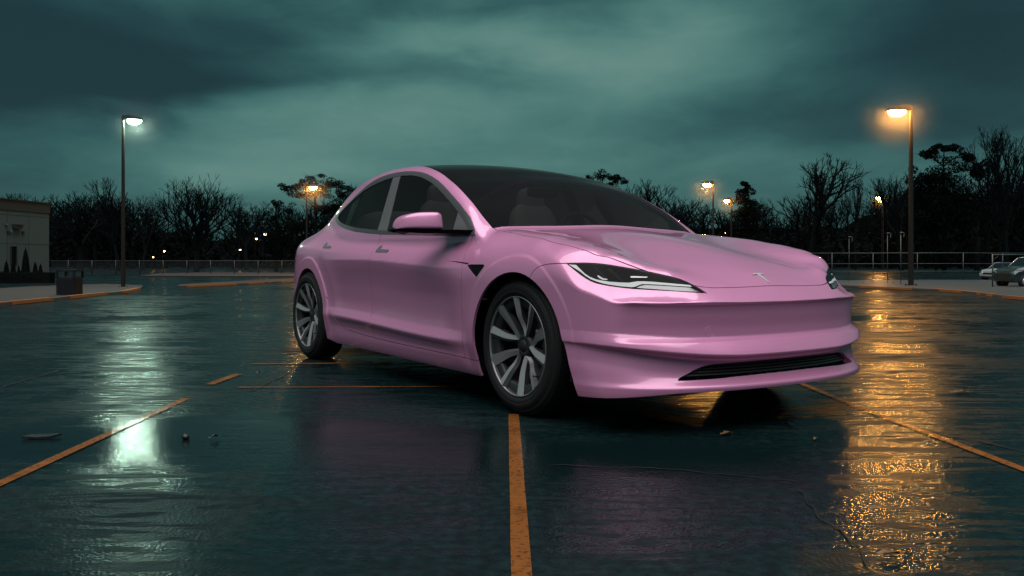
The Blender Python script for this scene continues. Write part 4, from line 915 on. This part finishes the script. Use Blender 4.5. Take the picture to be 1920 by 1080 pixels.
r = empty('steel_gate', tuple(gp(1861, 541))); s = r.location.y/FP_; b = MB(); b.tube([(0, 0, 0), (0, 0, .95)], .018, 8); b.build('post', MF, r); b = MB(); b.tube([(0, 0, .93), (90*s, 0, .93)], .014, 6); b.build('rail', MF, r); b = MB(); b.tube([(0, 0, .505), (90*s, 0, .505)], .010, 6); b.build('rail', MF, r); b = MB(); b.tube([(3*s, 0, .80), (11*s, 0, .90)], .008, 6); b.build('brace', MF, r); b = MB(); b.tube([(90*s, 0, 0), (90*s, 0, .95)], .018, 8); b.build('post', MF, r)
tag(r, 'nearer steel gate frame in front of the parked vehicles at the right edge', 'gate')
for px, tp, bs, lb in ((1592, 444, 530, 'thin pole with hooked top, leftmost of three behind the kerb'), (1664, 437, 533, 'thin pole with hooked top, middle of three behind the kerb'), (1689, 436, 536, 'thin pole with hooked top nearest the tallest orange lamp')):
    r = empty('hooked_pole', tuple(gp(px, bs))); s = r.location.y/FP_; top = H0+(490-tp)*s; b = MB(); b.tube([(0, 0, 0), (0, 0, top-.05)], .011, 8); b.build('pole', MF, r)
    b = MB(); b.tube([(0, 0, top-.06), (-1*s, 0, top-.01), (0, 0, top), (4*s, 0, top), (6*s, 0, top-.02), (6*s, 0, top-7*s), (4*s, 0, top-9*s)], .016, 8); b.build('hook', MF, r); b = MB(); b.tube([(0, 0, 0), (0, 0, .012)], .05, 10); b.build('base_plate', MF, r); tag(r, lb, 'pole', 'thin hooked poles by the fence')
for px, py, lb in ((1618, 533, 'small dark bollard cap left of the middle hooked pole'), (1674, 534, 'small dark ground fitting between the two right hooked poles')):
    r = empty('ground_stub', tuple(gp(px, py))); b = MB(); b.lathe([(0, 0), (.035, 0), (.035, .05), (.028, .07), (0, .075)], 12, 'z'); b.build('stub_body', MFD, r); b = MB(); b.lathe([(.036, .045), (.045, .05), (.036, .055)], 12, 'z'); b.build('collar', MFD, r); tag(r, lb, 'bollard')
# ---- vehicles behind the gate ---------------------------------------
MV = pbr('dark_vehicle_paint', (.02, .034, .036), .2, .3, coat=.8); MVW = pbr('pale_vehicle_paint', (.30, .36, .36), .3, .2, coat=.8); MVG = pbr('vehicle_glass', (.006, .010, .012), .04, coat=1)
def vehicle(name, loc, rz, L_, Wd, Hh, mat, lab, suv):
    r = empty(name, loc, rz)
    sec = [(-.5,.30,.50,.42),(-.49,.22,.60,.46),(-.42,.18,.66,.49),(-.2,.16,.68,.5),(.1,.16,.68,.5),(.3,.17,.66,.5),(.42,.18,.60,.48),(.48,.22,.50,.45),(.5,.28,.44,.40)]
    if suv: sec = [(x, a, b_*1.05, c) for x, a, b_, c in sec]
    b = MB(); vs = []; fs = []
    for x, z0, z1, w in sec:
        for y, z in ((-w*.96, z0), (-w, z0+.06), (-w, z1-.10), (-w*.90, z1), (0, z1+.02), (w*.90, z1), (w, z1-.10), (w, z0+.06), (w*.96, z0)): vs.append((x*L_, y*Wd, z*Hh))
    for i in range(len(sec)-1):
        for j in range(9): fs.append((i*9+j, i*9+(j+1) % 9, (i+1)*9+(j+1) % 9, (i+1)*9+j))
    fs += [tuple(range(9)), tuple(range(72, 81))]; b.add(vs, fs, 0); b.build('body', mat, r, bevel=.01)
    cab = [(-.40 if suv else -.30, .62), (-.33 if suv else -.20, .97), (.0, 1.0), (.10, .97), (.24, .66)]
    b = MB(); vs = []; fs = []
    for x, z in cab:
        w = .46 if z < .8 else .38
        vs += [(x*L_, -w*Wd, z*Hh), (x*L_, w*Wd, z*Hh)]
    for i in range(4): fs.append((2*i, 2*i+1, 2*i+3, 2*i+2))
    fs += [(0, 2, 4, 6, 8), (1, 3, 5, 7, 9)]; b.add(vs, fs); cb = b.build('cabin', MVG, r)
    b = MB()
    for sy in (-1, 1):
        b.tube([(cab[i][0]*L_, sy*(.47 if cab[i][1] < .8 else .385)*Wd, cab[i][1]*Hh) for i in range(5)], .014, 6)
        b.tube([(-.05*L_, sy*.465*Wd, .66*Hh), (-.06*L_, sy*.39*Wd, .98*Hh)], .012, 6)
    b.add([(cab[1][0]*L_, -.38*Wd, .985*Hh), (.10*L_, -.38*Wd, .985*Hh), (.10*L_, .38*Wd, .985*Hh), (cab[1][0]*L_, .38*Wd, .985*Hh), (0, 0, 1.01*Hh)], [(0, 1, 4), (1, 2, 4), (2, 3, 4), (3, 0, 4)]); b.build('roof', MVW if suv else mat, r)
    for x in (-.31, .32):
        for sy in (-1, 1):
            b = MB(); b.lathe([(0, -.04), (.13*Hh, -.04), (.215*Hh, -.04), (.22*Hh, 0), (.215*Hh, .04), (0, .04)], 20, 'y', c=(x*L_, sy*.47*Wd, .22*Hh)); w_ = b.build('wheel', M['rubber'], r); b = MB(); b.lathe([(0, -.045), (.12*Hh, -.045), (.13*Hh, 0), (.12*Hh, .045), (0, .045)], 16, 'y', c=(x*L_, sy*.475*Wd, .22*Hh)); b.build('rim', M['rim'], w_)
    for sy in (-1, 1):
        b = MB(); b.box((.455*L_, sy*.36*Wd-.05, .43*Hh), (.497*L_, sy*.36*Wd+.05, .53*Hh), bev=.01); b.build('headlight', M['chrome'], r)
    b = MB(); b.box((.49*L_, -.24*Wd, .36*Hh), (.503*L_, .24*Wd, .47*Hh), bev=.008); b.build('grille', M['black'], r); tag(r, lab, 'car'); return r
a = gp(1945, 540); vehicle('parked_suv', (a.x+.0, a.y+.2, 0), R2(188), 1.9, .92, .86, MV, 'dark parked SUV with pale roof edge cut by the right edge of the frame', True)
a = gp(1893, 527); vehicle('parked_vehicle', (a.x, a.y+.2, 0), R2(200), 1.9, .90, .70, MVW, 'pale parked car showing its nose just left of the dark SUV', False)
# ---- leaves and litter ----------------------------------------------
ML = pbr('wet_dead_leaf', (.16, .085, .03), .35, bump=.3, bscale=80, var=.3, vscale=30); MLD = pbr('dark_litter', (.012, .012, .013), .4); rg = random.Random(9)
def leaf(px, py, sz, mat, lab, rz, nm='fallen_leaf', cat='leaf'):
    p = gp(px, py); b = MB(); n = 9; vs = [(0, 0, .010)]; 
    for k in range(2*n):
        a = math.pi*k/n; rr = sz*(.55+.45*abs(math.cos(a)))*(1+.18*math.sin(5*a)); vs.append((rr*math.cos(a), rr*.55*math.sin(a), .006+.010*abs(math.sin(a))*rg.uniform(.5, 1.4)))
    b.add(vs, [(0, k+1, (k+1) % (2*n)+1) for k in range(2*n)], 0, True); b.tube([(sz*.9, 0, .006), (sz*1.5, .01, .008)], .0012, 5); o = b.build(nm, mat); o.location = (p.x, p.y, .003); o.rotation_euler = (0, 0, rz); tag(o, lab, cat, 'scraps lying on the wet asphalt')
leaf(1801, 738, .060, ML, 'yellowish leaf lying in the orange glare on the far right', .2); leaf(1362, 817, .030, ML, 'small pale leaf lying in front of the bumper', .5); leaf(1529, 827, .018, ML, 'tiny pale leaf right of the small leaf before the bumper', 1.)
leaf(1480, 800, .026, MLD, 'small dark leaf on the teal puddle below the front lip', 2.); leaf(1669, 1046, .030, ML, 'curled leaf in the dark patch near the bottom right', .1); leaf(485, 701, .02, ML, 'tiny pale scrap beside the short orange dash', 1.2)
leaf(402, 824, .022, MLD, 'little dark leaf right of the round stone', .7)
p = gp(74, 822); b = MB(); b.prism([(-.065, -.02), (-.055, .03), (.075, .035), (.05, -.012), (.0, -.022)], lambda u, v, d: (u, v*1.0, d+.012*abs(u)*8*abs(u)*8), .002, .010); o = b.build('litter_scrap', MLD); o.location = (p.x, p.y, 0); tag(o, 'dark flat scrap of litter beyond the left orange line', 'litter')
p = gp(348, 824); b = MB(); ico(b, (0, 0, .010), (.017, .015, .013), 2); o = b.build('round_stone', MLD); rgs = random.Random(2)
for v in o.data.vertices: v.co *= rgs.uniform(.93, 1.07)
o.location = (p.x, p.y, 0); tag(o, 'small dark round stone in front of the left rear wheel area', 'stone')
# ---- trees ----------------------------------------------------------
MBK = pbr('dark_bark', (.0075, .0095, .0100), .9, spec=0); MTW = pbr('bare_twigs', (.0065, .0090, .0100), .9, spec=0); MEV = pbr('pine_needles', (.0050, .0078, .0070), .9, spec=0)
def seg(vs, fs, a, b, ra, rb, n=3):
    d = (b-a); 
    if d.length < 1e-6: return
    d.normalize(); u = d.orthogonal().normalized(); w = d.cross(u); k = len(vs)
    for p, r in ((a, ra), (b, rb)):
        for i in range(n): t = 2*math.pi*i/n; vs.append(p+(u*math.cos(t)+w*math.sin(t))*r)
    for i in range(n): fs.append((k+i, k+(i+1) % n, k+n+(i+1) % n, k+n+i))
def grow(rg, h, spread=.55, up=.35, depth=6, r0=.02, fork=3, trunkf=.22, ratio=.72, kink=.25, lean=0, side=.55):
    """unit-height bare tree; returns trunk and twig meshes + tips"""
    T = ([], []); Wg = ([], []); tips = []
    def rec(p, d, l, r, lv):
        n = 3 if lv < 3 else 2; q = p
        for i in range(n):
            d2 = (d+Vector((rg.gauss(0, 1), rg.gauss(0, 1), rg.gauss(0, .6)))*kink*.22+Vector((0, 0, up*.12))).normalized(); e = q+d2*l/n; r2 = r*(1-.28*(i+1)/n)
            seg(*(T if lv < 3 else Wg), q, e, r*(1-.28*i/n), r2, 6 if lv < 2 else (4 if lv < 4 else 3)); q = e; d = d2
            if lv >= 1 and lv < depth and rg.random() < side:
                sd_ = (d+Vector((rg.gauss(0, 1), rg.gauss(0, 1), rg.gauss(0, .5))).normalized()*spread*1.4).normalized(); rec(q, sd_, l*ratio*.75, r2*.5, lv+2)
        if lv >= depth: tips.append(q); return
        k = fork if lv < 2 else 2+(rg.random() < .4)
        a0 = rg.uniform(0, 6.28)
        for i in range(k):
            a = a0+6.28*i/k+rg.uniform(-.5, .5); u = d.orthogonal().normalized(); w = d.cross(u); sp = spread*rg.uniform(.6, 1.25)
            nd = (d+(u*math.cos(a)+w*math.sin(a))*sp+Vector((0, 0, up*.5))).normalized(); rec(q, nd, l*ratio*rg.uniform(.8, 1.15), r*.66, lv+1)
    rec(Vector((0, 0, 0)), Vector((lean, 0, 1)).normalized(), trunkf, r0, 0)
    allv = T[0]+Wg[0]; zm = max(v.z for v in allv)
    for v in T[0]: v /= zm
    for v in Wg[0]: v /= zm
    tips = [t/zm for t in tips]; return T, Wg, tips
def bare(px, top, wpx, Y, seed, lab, depth=6, name='bare_tree', **kw):
    rg = random.Random(seed); T, Wg, tips = grow(rg, 1, depth=depth, **kw); s = Y/FP_; h = H0+(490-top)*s; xs = [abs(v.x) for v in Wg[0]]; xs.sort(); hw = xs[int(len(xs)*.97)] if xs else .4; kx = (wpx/2*s)/(hw)
    r = empty(name, ((px-960)*s, Y, 0), rg.uniform(0, 0)); 
    for nm, (vs, fs), m in (('trunk', T, MBK), ('crown', Wg, MTW)):
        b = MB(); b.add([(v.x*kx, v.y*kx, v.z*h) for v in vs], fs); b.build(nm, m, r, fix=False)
    tag(r, lab, 'tree', 'bare trees beyond the lot'); return r, tips, kx, h
bare(368, 320, 150, 58, 21, 'large bare tree with wide fan of branches left of the pine', 7, spread=.55, up=.42, r0=.016, fork=4, trunkf=.14, ratio=.80, kink=.15, side=.16)
bare(222, 334, 80, 64, 5, 'bare tree with upright tangled top behind the white lamp post', 6, spread=.5, r0=.02)
bare(268, 363, 90, 70, 8, 'low rounded bare tree just right of the white lamp post', 6, spread=.65, r0=.02)
bare(462, 368, 80, 72, 13, 'small bare tree between the large bare tree and the pine', 6, spread=.6, up=.5, r0=.018)
bare(150, 357, 120, 76, 14, 'broad low bare tree above the pale building corner', 6, spread=.7, r0=.02)
bare(655, 342, 70, 66, 16, 'bare tree half hidden behind the car roof line', 6, spread=.6, r0=.018)
bare(1215, 334, 90, 70, 17, 'bare tree showing above the far windshield edge', 6, spread=.5, up=.6, r0=.016)
bare(1512, 284, 150, 55, 23, 'bare tree with thick knobby twigs above the hood', 6, spread=.62, up=.3, r0=.022, kink=.5)
bare(1604, 330, 60, 74, 27, 'thin bare tree between the knobby tree and the tallest lamp', 6, spread=.5, up=.6, r0=.016)
bare(1690, 318, 120, 66, 29, 'bare tree just left of the tallest orange lamp', 6, spread=.65, r0=.018)
bare(1832, 285, 110, 62, 31, 'bare tree right of the big rounded tree', 6, spread=.65, r0=.018)
bare(1888, 232, 110, 56, 33, 'tallest bare tree at the right edge of the frame', 7, spread=.50, up=.45, r0=.016, trunkf=.2)
bare(1755, 345, 90, 60, 37, 'low bare tree right of the tallest lamp pole', 6, spread=.7, r0=.018)
bare(1280, 372, 90, 72, 39, 'low bare tree left of the two orange lamps', 6, spread=.7, r0=.016)
def evergreen(px, top, Y, blobs, seed, lab, n=7000, sz=.075, limbs=True):
    rg = random.Random(seed); s = Y/FP_; h = H0+(490-top)*s; r = empty('evergreen_tree', ((px-960)*s, Y, 0)); b = MB(); b.tube([(0, 0, 0), (.05, .0, h*.4), (-.04, 0, h*.7), (0, 0, h*.92)], [.16, .12, .08, .03], 8)
    cs = []
    for (bx, by, rx, ry) in blobs:
        c = Vector(((bx-px)*s, rg.uniform(-.5, .5)*rx*s, H0+(490-by)*s)); cs.append((c, (rx*s, rx*s, ry*s)))
        z0 = max(h*.15, c.z-abs(c.x)*.6-.2)
        if limbs: b.tube([(0, 0, z0), (c.x*.5, c.y*.5, (z0+c.z)/2+.05), tuple(c)], [.05, .035, .012], 5)
        for _ in range(10):
            v = Vector((rg.uniform(-1, 1)*rx*s, rg.uniform(-1, 1)*rx*s, rg.uniform(-.9, .9)*ry*s)); b.tube([tuple(c), tuple(c+v*.5+Vector((0, 0, .03))), tuple(c+v)], [.012, .009, .004], 3)
    b.build('trunk', MBK, r); b = MB(); wts = [q for q in cs for _ in range(max(1, int(q[1][0]*q[1][2]*90)))]
    sub = []
    for _ in range(len(cs)*16):
        c, rr = wts[rg.randrange(len(wts))]; v = Vector((rg.uniform(-1, 1), rg.uniform(-1, 1), rg.uniform(-1, 1))); v = v.normalized()*rg.uniform(.2, 1.0); sub.append((Vector((c.x+v.x*rr[0], c.y+v.y*rr[1], c.z+v.z*rr[2])), (rr[0]*.30, rr[1]*.30, rr[2]*.34)))
    leaves(b, sub, n, sz, rg); b.build('crown', MEV, r); tag(r, lab, 'tree', 'evergreen trees beyond the lot'); return r
evergreen(592, 320, 60, [(585,333,28,12),(545,351,26,9),(622,345,34,13),(560,365,30,9),(600,362,30,12),(645,362,30,14),(615,392,36,12),(535,392,26,14),(560,425,40,14),(610,430,36,16),(580,345,22,14)], 41, 'spreading dark pine with layered branches behind an orange lamp', 14000, .05)
evergreen(518, 370, 62, [(518,385,16,16),(512,410,26,16),(525,435,28,20),(505,450,24,20)], 42, 'small loose evergreen just left of the spreading pine', 5000, .05)
evergreen(1130, 318, 66, [(1130,330,28,13),(1105,333,14,9),(1160,336,20,12),(1130,355,44,20)], 43, 'evergreen top peeking over the car roof', 6000, .055)
evergreen(1398, 336, 62, [(1398,350,18,14),(1388,372,28,20),(1405,400,34,26),(1392,440,38,30)], 44, 'dense rounded evergreen right of the two orange lamps', 9000, .07)
evergreen(1770, 262, 58, [(1768,276,28,15),(1742,290,28,17),(1797,290,30,19),(1770,316,56,30),(1825,320,30,24),(1760,360,70,36),(1800,400,70,42),(1725,335,32,24),(1735,400,40,40)], 45, 'big rounded dense tree right of the tallest lamp', 20000, .075)
# the dark wood behind: nobody could count it
rg = random.Random(77); tm = []
for k in range(5):
    T, Wg, tips = grow(random.Random(100+k), 1, depth=5, spread=.6, r0=.016, fork=3)
    vs = T[0]+Wg[0]; n0 = len(T[0]); fs = list(T[1])+[tuple(i+n0 for i in f) for f in Wg[1]]; A = np.array([v[:] for v in vs]); A[:, :2] /= np.percentile(np.abs(A[:, 0]), 97); tm.append((A, fs))
TOPS = C1([(-300,350),(0,362),(100,362),(200,368),(320,385),(420,392),(520,390),(700,360),(1000,350),(1200,360),(1300,372),(1450,372),(1560,370),(1650,345),(1800,320),(1900,310),(2200,310)])
VS = []; FS = []; nb = 0
for k in range(300):
    px = rg.uniform(-200, 2150) if k < 215 else rg.choice((rg.uniform(-1100, -200), rg.uniform(2150, 3300))); Y = rg.uniform(80, 104); s = Y/FP_; tp = float(TOPS(px))+rg.uniform(-6, 40); h = H0+(490-tp)*s; A, fs = tm[rg.randrange(5)]; w = rg.uniform(28, 60)*s; a = rg.uniform(0, 6.28); ca, sa = math.cos(a), math.sin(a)
    x = (A[:, 0]*ca-A[:, 1]*sa)*w; y = (A[:, 0]*sa+A[:, 1]*ca)*w; VS.append(np.stack([x+(px-960)*s, y+Y, A[:, 2]*h], 1)); FS += [tuple(i+nb for i in f) for f in fs]; nb += len(A)
b = MB(); b.v = [tuple(v) for v in np.concatenate(VS).tolist()]; b.f = FS; b.m = [0]*len(FS); b.sm = [False]*len(FS)
cs = []
for k in range(620):
    px = rg.uniform(-900, 2900); Y = rg.uniform(84, 110); s = Y/FP_; tp = float(TOPS(px))+rg.uniform(42, 70) ; z = H0+(490-tp)*s; cs.append((((px-960)*s, Y, z*rg.uniform(.05, .85)), (2.4, 1.6, 1.1)))
leaves(b, cs, 30000, .28, rg)
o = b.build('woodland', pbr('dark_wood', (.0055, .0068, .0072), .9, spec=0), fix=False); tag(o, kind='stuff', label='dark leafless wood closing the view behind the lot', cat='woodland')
b = MB(); vs = []; n = 120
for i in range(n+1):
    px = -1500+i*5200/n; Y = 112; s = Y/FP_; vs += [((px-960)*s, Y, 0), ((px-960)*s, Y, max(.5, H0+(490-float(TOPS(px))-48-14*rg.random())*s)), ((px-960)*s, Y+12, 0)]
b.add(vs, [(3*i, 3*i+3, 3*i+4, 3*i+1) for i in range(n)]+[(3*i+1, 3*i+4, 3*i+5, 3*i+2) for i in range(n)]); o = b.build('wooded_bank', pbr('bank_earth', (.004, .0042, .0042), .95, spec=0)); tag(o, kind='structure')
LOBES = [(1200,90,330,100,.42),(480,245,300,80,.36),(820,70,200,60,.22),(820,215,220,50,.22),(430,330,300,40,.12),(950,330,600,50,.04),(90,130,230,70,-.55),(330,150,220,38,-.30),(900,150,260,36,-.22),(640,20,180,40,-.15),(1700,70,260,80,-.12),(1850,230,220,120,-.20),(1450,230,260,40,-.12),(60,330,200,60,-.05),(60,20,300,80,-.34),(700,0,500,35,-.12),(1880,40,300,130,-.34),(1250,10,300,40,-.1)]
KEYE = 3.9
# ---- sky and light --------------------------------------------------
w = bpy.data.worlds.new('World'); SC.world = w; w.use_nodes = True; t = w.node_tree; t.nodes.clear(); out = t.nodes.new('ShaderNodeOutputWorld'); bg = N(t, 'ShaderNodeBackground')
KEYD = Vector((-.16, -.98, 0)).normalized()*math.cos(R2(75))+Vector((0, 0, math.sin(R2(75))))
sky = N(t, 'ShaderNodeTexSky', _sky_type='NISHITA'); sky.sun_disc = False; sky.sun_elevation = R2(75); sky.sun_rotation = math.atan2(KEYD.x, KEYD.y)
tc = N(t, 'ShaderNodeTexCoord'); D_ = tc.outputs['Generated']
def vm(op, a, b=None):
    n = N(t, 'ShaderNodeVectorMath', _operation=op); L(t, a, n.inputs[0])
    if b is not None:
        if isinstance(b, tuple): n.inputs[1].default_value = b
        else: L(t, b, n.inputs[1])
    return n
def fm(op, a, b=None, c=None):
    n = N(t, 'ShaderNodeMath', _operation=op)
    for i, q in enumerate((a, b, c)):
        if q is None: continue
        if isinstance(q, (int, float)): n.inputs[i].default_value = q
        else: L(t, q, n.inputs[i])
    return n.outputs[0]
def nz(scale, st, det, dist, rough=.5, loc=(0, 0, 0)):
    mp = N(t, 'ShaderNodeMapping'); mp.inputs['Scale'].default_value = st; mp.inputs['Location'].default_value = loc; L(t, D_, mp.inputs[0]); n = N(t, 'ShaderNodeTexNoise'); n.inputs['Scale'].default_value = scale; n.inputs['Detail'].default_value = det; n.inputs['Distortion'].default_value = dist; n.inputs['Roughness'].default_value = rough; L(t, mp.outputs[0], n.inputs['Vector']); return n
nA = nz(1.7, (1, 1, 3.6), 5, .35, .45, (1.3, .2, .4)); nC = nz(16, (1, 1, 2.6), 6, .6, .6, (5, 1, 2)); nB = nz(5, (1, 1, 3.2), 4, .3, .45, (.3, 2.2, .1))
warp = vm('SCALE', vm('SUBTRACT', nB.outputs['Color'], (.5, .5, .5)).outputs[0]); warp.inputs['Scale'].default_value = .10
dw = vm('ADD', D_, warp.outputs[0])
acc = fm('ADD', fm('MULTIPLY', fm('SUBTRACT', nA.outputs['Fac'], .5), .95), fm('ADD', fm('MULTIPLY', fm('SUBTRACT', nB.outputs['Fac'], .5), .42), fm('MULTIPLY', fm('SUBTRACT', nC.outputs['Fac'], .5), .17)))
for px, py, rx, ry, am in LOBES:
    c = Vector(((px-960)/FP_, 1, (490-py)/FP_)).normalized()
    q = vm('MULTIPLY', vm('SUBTRACT', dw.outputs[0], tuple(c)).outputs[0], (FP_/rx, FP_/rx, FP_/ry)); l2 = vm('DOT_PRODUCT', q.outputs[0], q.outputs[0]).outputs['Value']
    acc = fm('ADD', acc, fm('MULTIPLY', fm('EXPONENT', fm('MULTIPLY', l2, -1.)), am))
cr_ = N(t, 'ShaderNodeValToRGB'); e = cr_.color_ramp; e.interpolation = 'B_SPLINE'
stops = [(0., (.010, .036, .042)), (.25, (.019, .070, .076)), (.5, (.050, .160, .152)), (.75, (.110, .265, .235)), (1., (.185, .325, .290))]
e.elements[0].position = 0; e.elements[0].color = (*stops[0][1], 1); e.elements[1].position = 1; e.elements[1].color = (*stops[-1][1], 1)
for p_, c_ in stops[1:-1]: k = e.elements.new(p_); k.color = (*c_, 1)
sz = N(t, 'ShaderNodeSeparateXYZ'); L(t, D_, sz.inputs[0]); el = N(t, 'ShaderNodeMapRange', _interpolation_type='SMOOTHSTEP'); el.inputs['From Min'].default_value = .27; el.inputs['From Max'].default_value = .62; el.inputs['To Max'].default_value = .30; L(t, sz.outputs[2], el.inputs['Value'])
L(t, fm('SUBTRACT', fm('ADD', acc, .50), el.outputs[0]), cr_.inputs[0])
mx = N(t, 'ShaderNodeMix', _data_type='RGBA', _blend_type='ADD'); mx.inputs['Factor'].default_value = .003; L(t, cr_.outputs[0], mx.inputs['A']); L(t, sky.outputs[0], mx.inputs['B']); L(t, mx.outputs['Result'], bg.inputs[0]); bg.inputs[1].default_value = .80; L(t, bg.outputs[0], out.inputs[0])
sl_ = bpy.data.lights.new('car_key_light', 'SUN'); sl_.energy = KEYE; sl_.angle = R2(80); sl_.color = (1, .96, .97); so = bpy.data.objects.new('car_key_light', sl_); so.rotation_euler = KEYD.to_track_quat('Z', 'Y').to_euler(); so.location = (0, -5, 20); COL.objects.link(so)  # broad overhead key light added to brighten the car in the dusk
SC.view_settings.view_transform = 'Standard'; SC.view_settings.look = 'None'; SC.view_settings.gamma = 1; SC.view_settings.exposure = 0
SC.cycles.max_bounces = 8; SC.cycles.transparent_max_bounces = 24; SC.cycles.sample_clamp_indirect = 6
# ---- camera -------------------------------------------------------
cd = bpy.data.cameras.new('camera'); co_ = bpy.data.objects.new('camera', cd); COL.objects.link(co_)
co_.location = (0, 0, .747); co_.rotation_euler = (math.pi/2, 0, 0); cd.sensor_width = 36; cd.lens = 1581*36/1920; cd.shift_y = -(540-490)/1920*-1*-1
cd.clip_start = .05; cd.clip_end = 2000; SC.camera = co_
